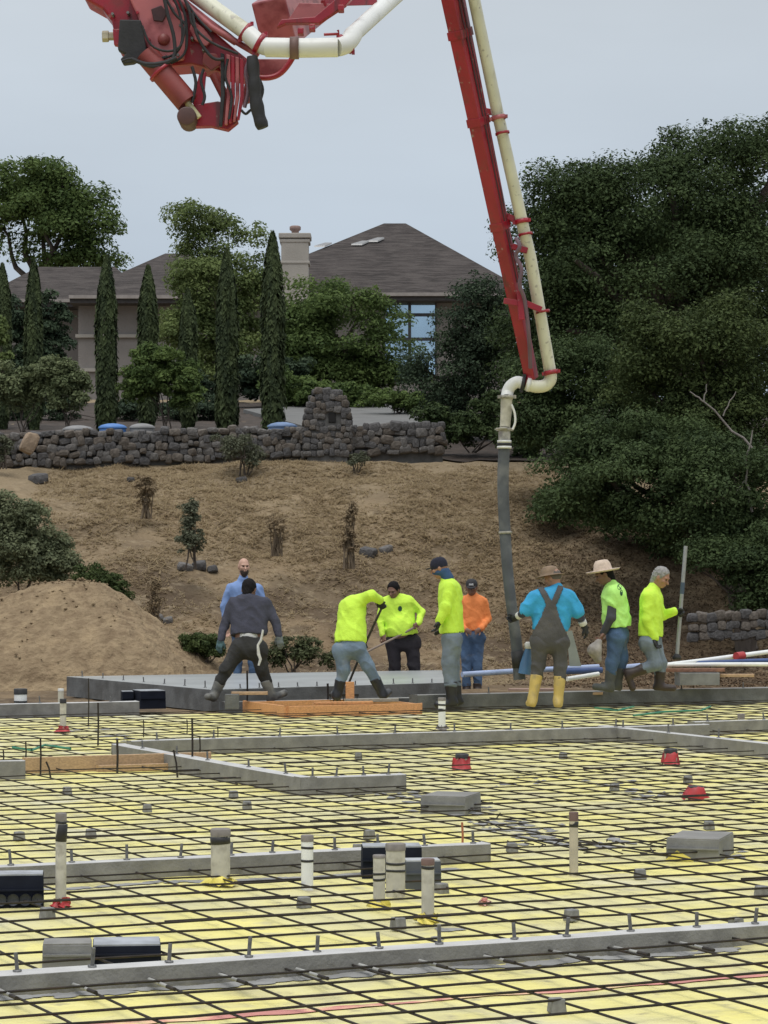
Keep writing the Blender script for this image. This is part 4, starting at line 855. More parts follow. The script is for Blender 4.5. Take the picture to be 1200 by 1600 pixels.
def frame(f, tilt=0.):
    f = V(f).normalized(); r = f.cross(V((0, 0, 1))).normalized(); u = r.cross(f).normalized()
    u = (u+r*tilt).normalized(); r = f.cross(u).normalized(); return r, f, u
def head_field(hc, r, f, u):
    R = (r, f, u); o = lambda x, y, z: hc+r*x+f*y+u*z
    p = [ell(o(0, -.008, .028), R, (.076, .096, .090), .03), ell(o(0, .022, -.045), R, (.060, .068, .072), .04), ell(o(0, .042, -.088), R, (.034, .036, .026), .03),
         cap(o(0, .086, .005), o(0, .112, -.030), .010, .016, .012), ell(o(0, .080, .026), R, (.055, .016, .012), .018), ell(o(0, .088, -.062), R, (.026, .012, .012), .012)]
    for s in (-1, 1): p += [ell(o(s*.030, .090, .008), R, (.016, .014, .010), .012, True), ell(o(s*.045, .068, -.02), R, (.022, .02, .02), .02), ell(o(s*.078, -.005, -.008), R, (.012, .022, .034), .008)]
    p += [cap(o(0, -.015, -.05), o(0, -.025, -.105), .056, .054, .03)]
    return mesh_field(p, .0075)
def hand_prims(w_, tip_, nrm, curl=.5, infl=0., side=1):
    d = (tip_-w_).normalized(); n = nrm-d*nrm.dot(d); n = n.normalized() if n.length > .05 else d.orthogonal().normalized(); s = d.cross(n)*side
    p = [cap(w_-d*.02, w_+d*.02, .027+infl, .030+infl, .02), cap(w_+d*.03-s*.012, w_+d*.075-s*.012, .024+infl, .026+infl, .02, n, 1.5), cap(w_+d*.03+s*.012, w_+d*.075+s*.012, .024+infl, .025+infl, .02, n, 1.5)]
    for i, L_ in enumerate((.068, .078, .072, .056)):
        b = w_+d*.088+s*(-.030+.020*i); c = curl*(.8+.1*i); d1 = d*math.cos(c)+n*math.sin(c); d2 = d*math.cos(2.1*c)+n*math.sin(2.1*c); m_ = b+d1*L_*.5
        p += [cap(b, m_, .0095+infl*.6, .009+infl*.6, .005), cap(m_, m_+d2*L_*.5, .009+infl*.6, .0075+infl*.6, .005)]
    t0 = w_+d*.025-s*.03; t1 = t0+(d*.65-s*.55+n*.35).normalized()*.042; p += [cap(t0, t1, .014+infl, .0115+infl*.6, .01), cap(t1, t1+(d*.9-s*.1+n*.45).normalized()*.032, .011+infl*.6, .009+infl*.6, .006)]
    return p
SKIN = M('tanned_skin', (.36, .19, .125), .55, .15, 9); SKIN_D = M('brown_skin', (.20, .105, .07), .55, .15, 9); SKIN_P = M('light_skin', (.50, .30, .22), .5, .12, 9)
HAIR_K = M('black_hair', (.010, .009, .010), .8, .4, 30, .002, 60, spec=.15); HAIR_G = M('grey_hair', (.30, .29, .28), .7, .4, 40, .004, 80); BEARD = M('dark_beard', (.045, .028, .02), .8, .4, 40, .004, 80)
EYE = M('eye', (.02, .015, .012), .2)
NEON = M('neon_yellow_cloth', (.60, .90, .075), .8, .10, 5, .016, 13); NEON_G = M('neon_green_cloth', (.47, .86, .20), .8, .12, 5, .016, 13); ORNG = M('orange_cloth', (.80, .24, .065), .8, .12, 5, .016, 13)
JEAN = M('faded_jeans', (.165, .23, .31), .85, .35, 5, .016, 13); JEAN_D = M('blue_jeans', (.07, .13, .24), .85, .4, 5, .016, 13); JEAN_G = M('grey_jeans', (.19, .235, .285), .85, .35, 5, .016, 13)
stain(JEAN, (.24, .25, .25), 4, .55, .7, fac=.5); stain(JEAN_D, (.22, .22, .21), 4, .58, .7, fac=.6)
NAVY = M('charcoal_sweater', (.050, .052, .078), .9, .25, 5, .016, 13); DKT = M('dark_work_trousers', (.030, .030, .030), .9, .4, 5, .016, 13); stain(DKT, (.09, .085, .075), 5, .58, .75, fac=.6)
BLKT = M('black_trousers', (.026, .022, .028), .9, .4, 5, .016, 13); OVER = M('grey_overalls', (.085, .083, .083), .9, .3, 5, .016, 13); stain(OVER, (.12, .11, .10), 5, .58, .75, fac=.5)
SHRT = M('light_blue_shirt', (.20, .31, .58), .85, .2, 6, .003, 40); TEAL = M('bright_blue_tshirt', (.035, .33, .60), .8, .15, 5, .016, 13)
RUB = M('black_rubber_boot', (.018, .019, .024), .4, .3, 9); RUB_B = M('dark_brown_boot', (.040, .026, .022), .5, .3, 9); RUB_G = M('muddy_grey_boot', (.20, .20, .19), .8, .4, 8, .003, 30); stain(RUB_G, (.075, .078, .08), 6, .5, .62)
RUB_Y = M('yellow_rubber_boot', (.58, .43, .13), .5, .2, 6); stain(RUB_Y, (.34, .27, .13), 7, .52, .68, fac=.8); WADER = M('muddy_grey_green_boot', (.085, .09, .085), .8, .3, 6, .003, 30)
GLV_K = M('black_glove', (.016, .017, .02), .7, .3, 20); GLV_G = M('grey_glove', (.19, .22, .23), .85, .35, 20); GLV_T = M('teal_glove', (.09, .17, .20), .85, .5, 20); stain(GLV_G, (.06, .07, .08), 20, .5, .6)
STRAW = M('straw_hat', (.62, .50, .40), .85, .2, 30, .003, 90); FELT = M('brown_hat', (.24, .17, .115), .9, .3, 12, .003, 40); CAPK = M('black_cap', (.02, .02, .024), .8, .3, 20)
WHITEC = M('white_cloth', (.62, .62, .60), .85, .2, 9, .003, 50); SLEEVE = M('dark_grey_sleeve', (.060, .062, .072), .85, .3, 6, .003, 40); GAIT = M('blue_gaiter', (.035, .085, .19), .85, .25, 8, .003, 40); BELT = M('brown_belt', (.10, .055, .035), .7)
EMB = M('dark_green_print', (.015, .07, .035), .85); EMB_W = M('white_print', (.6, .6, .6), .8)

stain(NEON, (.44, .66, .05), 7, .52, .72, fac=.5); stain(TEAL, (.02, .2, .40), 7, .52, .7, fac=.5); stain(ORNG, (.55, .14, .04), 7, .52, .7, fac=.5); stain(NEON_G, (.36, .66, .14), 7, .52, .7, fac=.5)

def person(label, Y, j, face, shirt, trousers, boots, glove=None, skin=SKIN, b=1., bt=1., hem=None, waist=None, boot_t=.55, belly=0., sleeve='long', curl=(.5, .5), tilt=0., flat=1.28, hair=None, beard=None, cuff=None, noz=0, sleevem=None, slv_r=1.):
    g = {k: at(v_[0], v_[1], Y+(v_[2] if len(v_) > 2 else 0)) for k, v_ in j.items()}
    foot = min(g['toeL'].z, g['toeR'].z)-.03
    root = thing('person', V(((g['anL'].x+g['anR'].x)/2, Y, foot)), label, 'person'); o = root.location.copy()
    def put(name, vf, mat, parent=root): v, f = vf; return npmesh(name, v-np.array(o), f, mat, parent, smooth=True)
    sc = (g['shL']+g['shR'])/2; hc2 = (g['hipL']+g['hipR'])/2; up = (sc-hc2).normalized(); lat = (g['shR']-g['shL']).normalized(); n = lat.cross(up).normalized()
    r, f, u = frame(face, tilt); hd = g['head']; dn = V((0, 0, -1))
    def torso(inf, k=.06):
        p = [cap(sc.lerp(g['shL'], .68), sc.lerp(g['shR'], .68), .062*b+inf, .062*b+inf, k)]
        for s in 'LR': p.append(cap(sc.lerp(hd-u*.13-f*.03, .62), sc.lerp(g['sh'+s], .8), .046+inf, .050*b+inf, .05))
        for s in 'LR': p.append(cap(sc.lerp(g['sh'+s], .52)-up*.07, hc2.lerp(g['hip'+s], .75)+up*.05, .100*b+inf, .105*b+inf, k, n, flat))
        p.append(cap(sc-up*.05, hc2+up*.04, .115*b+inf, .11*b+inf, k, n, flat))
        if belly: p.append(ell(sc.lerp(hc2, .66)+n*belly, (lat, n, up), (.15*b+inf, .12*b+inf, .17*b+inf), .06))
        return p
    def arms(inf, end=1., rr=1.):
        p = []
        for s in 'LR':
            if end > .5:
                p += [cap(g['sh'+s], g['el'+s], (.056+inf)*rr, (.046+inf)*rr, .035), cap(g['el'+s], g['el'+s].lerp(g['wr'+s], end), (.046+inf)*rr, (.034+inf)*rr, .02)]
            else: p.append(cap(g['sh'+s], g['sh'+s].lerp(g['el'+s], end*2), (.058+inf)*rr, (.062+inf)*rr, .035))
        return p
    def legs(inf, t=1.):
        p = [cap(g['hipL'], g['hipR'], .100*b+inf, .100*b+inf, .05, n, 1.1)]
        for s in 'LR': p += [cap(g['hip'+s], g['kn'+s], (.082+inf)*bt, (.060+inf)*bt, .04), cap(g['kn'+s], g['kn'+s].lerp(g['an'+s], t), (.060+inf)*bt, (.052+inf*.9)*bt, .025)]
        return p
    # body
    parts = [head_field(hd, r, f, u), mesh_field(torso(-.045)+arms(-.014)+legs(-.014)+[cap(sc, hd-u*.10-f*.02, .055, .055, .03)], .022)]
    for i, s in enumerate('LR'):
        parts.append(mesh_field(hand_prims(g['wr'+s], g['ha'+s], f if abs(f.z) < .9 else n, curl[i], 0, 1 if i else -1), .006))
    body = put('body', join(parts), skin)
    for s in (-1, 1):
        MB().lathe(hd+r*s*.030+f*.083+u*.008-o, [(0, -.009), (.009, -.005), (.0105, 0), (.009, .005), (0, .009)], 8, f, sx=1.3).build('eye', EYE, root)
    # clothes
    hemp = at(*hem, Y) if hem else hc2+up*.04; wst = at(*waist, Y) if waist else hemp+up*.03
    p = torso(.012)+[cut(hemp, -up)]
    p += [cap(sc, sc.lerp(hd-u*.125-f*.03, .95), .070, .066, .04)] + arms(.012*1.1, {'long': .97, 'short': .42, 'none': .22}[sleeve], slv_r)
    sh = put('shirt', mesh_field(p, .0115, .013, Y*7+j['head'][0]), shirt)
    tr = [cap(hc2+up*.02, wst+up*.03, .116*b, .110*b, .05, n, 1.15)]+legs(.013, boot_t+.06)+[cut(wst+up*.035, up)]
    tr_o = put('trousers', mesh_field(tr, .0115, .015, Y*3+j['head'][0], 22), trousers)
    for i, s in enumerate('LR'):
        kn, an, to = g['kn'+s], g['an'+s], g['toe'+s]; top = kn.lerp(an, boot_t); ax_ = (an-top).normalized(); td = (to-an); td = td-ax_*td.dot(ax_); tdn = td.normalized() if td.length > .02 else f
        heel = an+ax_*.045-tdn*.03; toe = heel+tdn*.2
        bp_ = [cap(top-ax_*.02, an, .066*max(bt, 1), .056, .02), cap(heel, toe, .047, .043, .03), cap(an, heel+tdn*.05, .055, .05, .03), cut(top, -ax_), cut(heel+ax_*.040, ax_)]
        put('boot', mesh_field(bp_, .010, .003, i+Y), boots)
        if glove: put('glove', mesh_field(hand_prims(g['wr'+s], g['ha'+s], f if abs(f.z) < .9 else n, curl[i], .005, 1 if i else -1)+[cap(g['wr'+s].lerp(g['el'+s], .12), g['wr'+s], .040, .036, .015)], .007), glove[i] if isinstance(glove, tuple) else glove)
    if hair:
        put('hair', mesh_field([ell(hd-f*.012+u*.034, (r, f, u), (.088, .108, .100), .02), cap(hd-f*.050-u*.02, hd-f*.055-u*.085, .070, .056, .03), cut(hd+f*.062+u*.065, f*.9-u*.40), ], .008, .006, 3, 90), hair)
    if beard:
        put('beard', mesh_field([ell(hd+f*.030-u*.070, (r, f, u), (.064, .070, .062), .02), ell(hd+f*.05-u*.11, (r, f, u), (.04, .04, .05), .03), cut(hd-u*.032, u-f*.15)], .008, .003, 5, 90), beard)
    return dict(root=root, o=o, g=g, r=r, f=f, u=u, hd=hd, put=put, n=n, up=up, lat=lat, sc=sc, hc=hc2, torso=torso, arms=arms, legs=legs, shirt=sh)
def lathe_hat(p, prof, mat, name='hat', sx=1., sy=1., fwd=0., tip=0.):
    r, f, u = p['r'], p['f'], p['u']; u2 = (u+f*tip).normalized(); f2 = u2.cross(r).normalized(); R = Matrix((r, f2, u2)).transposed()
    m = MB().lathe(p['hd']+f*fwd-p['o'], prof, 28, mi=0, sx=sx, sy=sy, fr=R)
    return m, R
def print_on(p, px, py, Yd, shapes, mat):
    """flat print on cloth: small patches laid a few mm outside the shirt surface found by a ray"""
    me = p['shirt'].data; from mathutils.bvhtree import BVHTree
    bv = BVHTree.FromPolygons([v.co for v in me.vertices], [tuple(f.vertices) for f in me.polygons]); mb = MB(); ok = 0
    for cx, cy, rx, ry in shapes:
        vs = []
        for k in range(15):
            a = 2*math.pi*(k-1)/14; x, y = (px+cx, py+cy) if k == 0 else (px+cx+rx*math.cos(a), py+cy+ry*math.sin(a)); d = ray(x, y); c = V((0, 0, CAM_H))-p['o']
            h = bv.ray_cast(c, d.normalized())
            if h[0] is None: vs = []; break
            vs.append(h[0]-d.normalized()*.004)
        if vs: mb.add(vs, [(0, k, k % 14+1) for k in range(1, 15)], 0, True); ok += 1
    if ok: mb.build('print', mat, p['root'])

# 1 bald bearded man behind
person('bald man with dark beard and light blue shirt behind the man in dark sweater', 39.2,
       dict(head=(381, 885), shL=(359, 919), shR=(404, 920), elL=(350, 948), elR=(413, 950), wrL=(354, 980, -.05), wrR=(408, 982, -.05), haL=(356, 995, -.06), haR=(406, 997, -.06), hipL=(371, 985), hipR=(394, 985), knL=(371, 1035), knR=(395, 1035), anL=(371, 1075), anR=(396, 1075), toeL=(369, 1082, -.2), toeR=(398, 1082, -.2)),
       (.3, -.95, -.08), SHRT, JEAN_D, RUB_B, skin=SKIN_P, beard=BEARD, b=.98)
# 2 dark sweater, from behind
p2 = person('man in charcoal sweater seen from behind with legs wide apart', 31.7,
       dict(head=(389, 921, .22), shL=(363, 943, .15), shR=(416, 943, .15), elL=(351, 975, .12), elR=(430, 970, .12), wrL=(345, 1000, .06), wrR=(436, 994, .06), haL=(341, 1018, .04), haR=(439, 1013, .04), hipL=(375, 1014), hipR=(402, 1014), knL=(352, 1048, -.05), knR=(410, 1048, .03), anL=(335, 1085, -.05), anR=(423, 1085, .05), toeL=(322, 1098, -.18), toeR=(434, 1097, .08)),
       (.2, .83, -.5), NAVY, DKT, RUB_G, glove=(GLV_T, GLV_G), hem=(389, 992), waist=(389, 1001), boot_t=.40, hair=HAIR_K, b=1.2, bt=1.12, skin=SKIN_D)
g = p2
p2['put']('undershirt', mesh_field([cap(p2['hc']+p2['up']*.16, p2['hc']+p2['up']*.02, .118*1.1, .118*1.1, .05, p2['n'], 1.2), cut(at(389, 999, 31.7), -p2['up']), cut(at(389, 990, 31.7), p2['up'])], .0125, .003, 2), WHITEC)
p2['put']('belt', mesh_field([cap(p2['hc']+p2['up']*.13, p2['hc']+p2['up']*.02, .124*1.1, .124*1.1, .05, p2['n'], 1.14), cut(at(389, 1006, 31.7), -p2['up']), cut(at(389, 1001, 31.7), p2['up'])], .0125), BELT)
MB().tube([at(x, y, 31.52)-p2['o'] for x, y in ((411, 984), (408, 1000), (403, 1008), (404, 1022), (407, 1030), (404, 1040))], [.012, .016, .014, .02, .018, .012], 8).build('rag', WHITEC, p2['root'])
# 3 bending neon man
p3 = person('bending man in neon yellow shirt and faded jeans working a rake', 31.7,
       dict(head=(560, 955, .48), shL=(540, 948, .22), shR=(563, 938, .06), elL=(548, 978, .36), elR=(580, 930, -.06), wrL=(562, 1004, .32), wrR=(594, 938, .06), haL=(567, 1016, .3), haR=(600, 955, .1), hipL=(534, 1016), hipR=(556, 1011, -.04), knL=(537, 1046, -.02), knR=(576, 1042, -.06), anL=(527, 1083), anR=(597, 1082, -.04), toeL=(520, 1093, .14), toeR=(610, 1090, .1)),
       (.35, .55, -.75), NEON, JEAN, RUB, glove=GLV_K, hem=(545, 1006), waist=(545, 1003), boot_t=.45, hair=HAIR_K, b=1.12, bt=1.08, curl=(1.1, .9), flat=1.05, belly=-.03, slv_r=1.12)
# 4 facing neon man
p4 = person('stout black haired man in neon yellow shirt and black trousers looking down', 39.2,
       dict(head=(615, 922, -.06), shL=(600, 941), shR=(640, 939), elL=(594, 968, -.02), elR=(659, 957, .02), wrL=(598, 992, -.1), wrR=(654, 974, -.14), haL=(602, 1006, -.14), haR=(645, 980, -.2), hipL=(615, 1004), hipR=(644, 1004), knL=(617, 1040), knR=(647, 1040), anL=(617, 1078), anR=(649, 1078), toeL=(615, 1085, -.2), toeR=(652, 1085, -.2)),
       (-.42, -.80, -.42), NEON, BLKT, RUB, hem=(628, 993), waist=(628, 993), boot_t=.5, hair=HAIR_K, skin=SKIN_D, b=1.22, bt=1.25, belly=.07, curl=(1., .9))
print_on(p4, 625, 951, 39.2, [(0, 0, 3.2, 4.2)], EMB); 
# 5 tall man in profile
p5 = person('tall man in neon yellow shirt with navy beanie and blue neck gaiter', 31.6,
       dict(head=(687, 887), shL=(703, 917, .17), shR=(703, 918, -.17), elL=(699, 950, .2), elR=(697, 948, -.22), wrL=(690, 974, .17), wrR=(687, 970, -.2), haL=(686, 990, .15), haR=(681, 988, -.2), hipL=(706, 1000, .09), hipR=(706, 1000, -.09), knL=(706, 1037, .09), knR=(702, 1037, -.09), anL=(714, 1091, .09), anR=(706, 1093, -.09), toeL=(694, 1103, .09), toeR=(688, 1105, -.09)),
       (-.93, .15, -.28), NEON, JEAN_G, RUB, glove=GLV_K, hem=(706, 989), waist=(706, 990), boot_t=.50, b=1.12, bt=1.3, flat=1.0, slv_r=1.15)
m, R = lathe_hat(p5, [(.089, -.005), (.094, .02), (.092, .06), (.075, .10), (.045, .122), (0, .128)], CAPK, sx=.95, sy=1.12); m.build('beanie', M('navy_beanie', (.012, .013, .03), .9, .3, 30, .003, 60), p5['root'])
MB().prism([p5['hd']+p5['f']*a+p5['r']*c+p5['u']*.020-p5['o'] for a, c in ((.07, -.06), (.15, -.045), (.165, 0), (.15, .045), (.07, .06))], p5['u']*.012).build('bill', CAPK, p5['root'])
p5['put']('neck_gaiter', mesh_field([ell(p5['hd']+p5['f']*.02-p5['u']*.045, (p5['r'], p5['f'], p5['u']), (.074, .085, .05), .03), cap(p5['hd']-p5['u']*.05-p5['f']*.03, p5['hd']-p5['u']*.15-p5['f']*.055, .072, .074, .04), cut(p5['hd']-p5['u']*.012, p5['u']-p5['f']*.2)], .009, .004, 4, 40), GAIT)
# 6 orange man
p6 = person('man in orange shirt and black cap standing farther back, facing the camera', 39.,
       dict(head=(737, 917, -.02), shL=(722, 939), shR=(756, 940), elL=(717, 966, .02), elR=(762, 967, .02), wrL=(727, 984, -.16), wrR=(751, 983, -.16), haL=(736, 988, -.22), haR=(742, 988, -.22), hipL=(730, 996), hipR=(747, 996), knL=(729, 1030), knR=(746, 1030), anL=(729, 1076), anR=(746, 1076), toeL=(727, 1084, -.2), toeR=(747, 1084, -.2)),
       (-.1, -.96, -.22), ORNG, JEAN_D, RUB_B, hem=(738, 986), waist=(738, 988), skin=SKIN_D, boot_t=.8, b=1., bt=1.1)
m, R = lathe_hat(p6, [(.086, .012), (.090, .03), (.086, .065), (.066, .10), (.03, .118), (0, .12)], CAPK, sx=.97, sy=1.1); m.build('cap', CAPK, p6['root'])
MB().prism([p6['hd']+p6['f']*a+p6['r']*c+p6['u']*(.026-(a-.07)*.2)-p6['o'] for a, c in ((.07, -.07), (.14, -.055), (.165, 0), (.14, .055), (.07, .07))], p6['u']*.01).build('bill', CAPK, p6['root'])
MB().prism([p6['hd']+p6['f']*(.098)+p6['r']*a+p6['u']*c-p6['o'] for a, c in ((-.036, .046), (.036, .046), (.03, .074), (.004, .068), (-.03, .076))], p6['f']*.006).build('cap_emblem', EMB_W, p6['root'])
# 7 overalls
p7 = person('man in bright blue t-shirt, grey overalls and yellow boots holding the hose', 31.4,
       dict(head=(864, 903, .06), shL=(836, 932), shR=(891, 932), elL=(819, 957, -.02), elR=(905, 960, .0), wrL=(806, 965, .12), wrR=(913, 979, .08), haL=(793, 969, .26), haR=(920, 997, .12), hipL=(845, 1002), hipR=(873, 1002), knL=(841, 1040, .02), knR=(876, 1042, .02), anL=(832, 1093), anR=(872, 1094), toeL=(826, 1104, .16), toeR=(874, 1105, .18)),
       (-.80, .52, -.28), TEAL, OVER, RUB_Y, glove=GLV_K, hem=(859, 985), waist=(859, 978), sleeve='short', boot_t=.27, b=1.22, bt=1.16, curl=(1.2, .6), slv_r=1.15)
def px2(x, y): return at(x, y, 31.4)
ov = p7['torso'](.024)
vo = mesh_field(ov, .011)
# the bib back and straps: keep only faces of the inflated torso that lie inside the bib outline
v, f = vo; cen = v[f].mean(1); s_ = 31.25/F_PX; c0 = at(600, 890, 31.25); X = (cen[:, 0]-c0.x)/s_+600; Yp = 890-(cen[:, 2]-c0.z)/s_
def seg(a, b, r0, r1):
    a, b = np.array(a, float), np.array(b, float); q = np.stack([X, Yp], 1)-a; t = np.clip(q@(b-a)/((b-a)@(b-a)), 0, 1); return np.linalg.norm(q-t[:, None]*(b-a), axis=1)-(r0+t*(r1-r0))
near = cen[:, 1] < p7['sc'].y+.03
reg = np.minimum.reduce([seg((844, 915), (857, 941), 4.2, 4.8), seg((878, 914), (866, 941), 4.2, 4.8), seg((861, 945), (860, 962), 8, 13), seg((860, 962), (859, 990), 13, 27)])
fr_reg = np.minimum.reduce([seg((846, 905), (846, 950), 4.5, 4.5), seg((874, 905), (874, 950), 4.5, 4.5), seg((860, 955), (860, 990), 18, 26)])
keep = np.where(near, reg, fr_reg) < 0
bib = p7['put']('overall_bib', (v, f[keep]), OVER); sd_ = bib.modifiers.new('thick', 'SOLIDIFY'); sd_.thickness = .006
for s, m_, a, c, r0 in (('L', NAVY, .0, .38, .050), ('R', NAVY, .0, .45, .050), ('L', WHITEC, .42, .75, .046), ('R', WHITEC, .50, .85, .047)):
    e_, w_ = p7['g']['el'+s], p7['g']['wr'+s]; d_ = (w_-e_).normalized()
    p7['put']('armband' if m_ is WHITEC else 'sleeve', mesh_field([cap(e_.lerp(w_, a)-d_*.03, e_.lerp(w_, c)+d_*.03, r0+.004, r0, .02), cut(e_.lerp(w_, a)-d_*(.03 if m_ is NAVY else 0), -d_), cut(e_.lerp(w_, c), d_)], .009, .003, 3), m_)
m, R = lathe_hat(p7, [(0, .152), (.045, .150), (.082, .132), (.102, .075), (.106, .050), (.165, .036), (.167, .030), (.106, .034), (.098, .04)], FELT, sx=.92, sy=1.12, fwd=.035, tip=-.12); m.build('hat', FELT, p7['root'])
p7['put']('hair', mesh_field([ell(p7['hd']-p7['f']*.012+p7['u']*.02, (p7['r'], p7['f'], p7['u']), (.081, .10, .085), .02), cut(p7['hd']+p7['f']*.02, p7['f'])], .009, .003, 3, 90), M('brown_grey_hair', (.12, .10, .085), .8))
# 8 straw hat man
p8 = person('man in wide straw hat and neon green shirt with dark grey sleeves', 32.2,
       dict(head=(943, 897, -.02), shL=(960, 925, .17), shR=(958, 926, -.17), elL=(962, 962, .2), elR=(955, 965, -.2), wrL=(950, 990, .1), wrR=(943, 988, -.16), haL=(945, 1003, .06), haR=(937, 1003, -.16), hipL=(967, 992, .09), hipR=(963, 993, -.09), knL=(970, 1030, .10), knR=(957, 1035, -.10), anL=(964, 1068, .10), anR=(952, 1070, -.10), toeL=(954, 1080, .08), toeR=(940, 1081, -.12)),
       (-.86, -.05, -.45), NEON_G, JEAN_D, WADER, hem=(962, 980), waist=(964, 983), sleeve='none', boot_t=.35, b=1.22, bt=1.18, flat=.98, belly=-.01, hair=HAIR_K, skin=SKIN_D, curl=(.8, 1.))
p8['put']('sleeve', mesh_field([cap(p8['g']['shR'].lerp(p8['g']['elR'], .15), p8['g']['elR'], .064, .058, .03), cap(p8['g']['elR'], p8['g']['wrR'], .058, .043, .02)], .011, .005, 3), SLEEVE)
p8['put']('sleeve', mesh_field([cap(p8['g']['shL'].lerp(p8['g']['elL'], .15), p8['g']['elL'], .064, .058, .03), cap(p8['g']['elL'], p8['g']['wrL'], .058, .043, .02)], .011, .005, 5), SLEEVE)
m, R = lathe_hat(p8, [(0, .165), (.035, .172), (.070, .165), (.095, .125), (.108, .060), (.114, .046), (.185, .036), (.20, .050), (.198, .044), (.185, .030), (.10, .04)], STRAW, sx=.93, sy=1.06, fwd=.0, tip=-.33); m.build('hat', STRAW, p8['root'])
print_on(p8, 973, 926, 32.2, [(-5, -9, 3.5, 4.5), (-2, 0, 2.2, 5), (3, -2, 3.2, 5), (4, 9, 3.5, 5.5), (6, 3, 2.4, 4), (1, -8, 2.6, 2.6)], EMB)
# 9 grey haired man
p9 = person('grey haired man in neon yellow shirt holding a pole, one boot lifted', 32.3,
       dict(head=(1033, 902, -.02), shL=(1014, 931, -.17), shR=(1022, 930, .17), elL=(1011, 967, -.2), elR=(1034, 962, .14), wrL=(1023, 997, -.17), wrR=(1054, 955, .06), haL=(1026, 1014, -.17), haR=(1065, 958, .08), hipL=(1013, 1004, -.09), hipR=(1020, 1004, .09), knL=(1024, 1038, -.10), knR=(1032, 1036, .08), anL=(986, 1052, -.10), anR=(1030, 1068, .08), toeL=(996, 1077, -.10), toeR=(1048, 1081, .06)),
       (.74, -.38, -.45), NEON, JEAN_G, RUB_B, glove=GLV_K, hem=(1016, 994), waist=(1017, 996), boot_t=.40, b=1.1, bt=1.15, flat=1., hair=HAIR_G, curl=(.8, 1.3), skin=SKIN, slv_r=1.12)
# ------------------------------------------------------------ pipe stubs, boxes and other things standing on the sheet
PVC_G = M('dirty_pvc', (.52, .50, .44), .6, .2, 14); stain(PVC_G, (.30, .28, .24), 18, .5, .68, fac=.8)
PVC_W = M('white_pvc', (.78, .79, .78), .4, .08, 10); stain(PVC_W, (.52, .51, .48), 16, .6, .75, fac=.6)
TAPE_K = M('black_tape', (.02, .02, .022), .5, .3, 30); CAP_G = M('grey_cap', (.21, .19, .175), .7, .3, 20); CAP_B = M('brown_cap', (.16, .10, .085), .7, .3, 20)
REDT = M('red_tape', (.45, .035, .04), .5, .3, 14); YEL = M('yellow_sheet_patch', (.78, .66, .12), .5, .15, 9)
BOXK = M('black_plastic', (.012, .015, .026), .8, .3, 9, spec=.15); BOXT = M('pale_top_plastic', (.36, .38, .41), .6, .35, 9); BOXG = M('grey_box_concrete', (.215, .215, .21), .85, .25, 9, .003, 40)  # plastic box tops are far paler than the sides
def pipe(px, top, bot, wpx, label, mat, cap=CAP_G, caph=9, bands=(), base=None, baser=1.7, tilt=0, capr=1.06, baseh=.03, group='pipe stubs rising through the yellow sheet', tapey=None):
    q = gnd(px, bot, -.045); s = q.y/F_PX; H = (bot-top)*s; R = wpx/2*s
    t = thing('pipe_stub', q, label, 'pipe', group); t.rotation_euler = (0, tilt, 0)
    MB().tube([(0, 0, -.05), (0, 0, H-caph*s*.6)], R, 18).build('pipe', mat, t)
    if cap: MB().lathe((0, 0, H-caph*s), [(R*capr, 0), (R*capr, caph*s*.9), (R*capr*.92, caph*s), (0, caph*s)], 18).build('cap', cap, t)
    for b0, b1 in bands:     # px below the top
        tb_o = MB().lathe((0, 0, 0), [(R*1.0, 0), (R*1.05, .001), (R*1.05, (b1-b0)*s-.001), (R*1.0, (b1-b0)*s)], 18).build('tape_band', TAPE_K, t); tb_o.location = (0, 0, H-b1*s); tb_o.rotation_euler = (random.uniform(-.08, .08), random.uniform(-.08, .08), 0)
    if base:
        m = MB(); pr = [(R*baser*1.25, -.004), (R*baser, baseh*.3), (R*1.12, baseh), (R*1.01, baseh*1.15)]; m.lathe((0, 0, 0), pr, 14)
        vv = [V(x)+V((random.uniform(-.02, .02), random.uniform(-.02, .02), random.uniform(-.006, .016))) for x in m.v]; m.v = [tuple(x) for x in vv]
        m.build('base_wrap', base, t)
    return t
pipe(95, 1271, 1416, 17, 'tall dirty white pipe with dark taped top and red base at the left', PVC_G, CAP_G, 12, ((12, 16), (17, 44)), REDT)
pipe(344.5, 1295, 1381, 30, 'wide grey pipe with a cap and yellow patch at its foot', PVC_G, CAP_G, 11, ((12, 24),), YEL, 1.5)
pipe(480, 1305, 1391, 19, 'white pipe with two black bands in front of the middle kerb', PVC_W, CAP_G, 10, ((18, 22), (38, 42)))
pipe(592.5, 1336, 1418, 19, 'slim grey pipe left in the cluster of three pipes', PVC_G, CAP_G, 5, ((28, 32), (36, 40)), YEL, 1.6)
pipe(618, 1318, 1401, 30, 'wide grey pipe with two black bands in the middle of the cluster', PVC_G, CAP_G, 11, ((29, 33), (41, 45)))
pipe(668.5, 1342, 1440, 20, 'grey pipe with a brown cap, nearest of the cluster', PVC_G, CAP_B, 10, ((11, 16),), YEL, 1.4)
pipe(896.5, 1269, 1365, 14, 'thin beige pipe with a brown taped top standing alone at right', M('beige_pvc', (.50, .45, .35), .7, .2, 12), CAP_B, 14, ((15, 24),))
pipe(690.5, 1090, 1140, 11.5, 'white banded pipe in front of the tall man in profile', PVC_W, CAP_G, 5, ((10, 13), (17, 22)), CAP_G, 1.5)
pipe(32, 1076, 1116, 20, 'white pipe with wavy black bands at the far left kerb', PVC_W, TAPE_K, 9, ((19, 22), (26, 28)))
pipe(98.5, 1092, 1144, 10, 'short beige pipe with red base before the dirt pile', PVC_G, TAPE_K, 7, ((24, 26),), REDT, 2.2, baseh=.05)
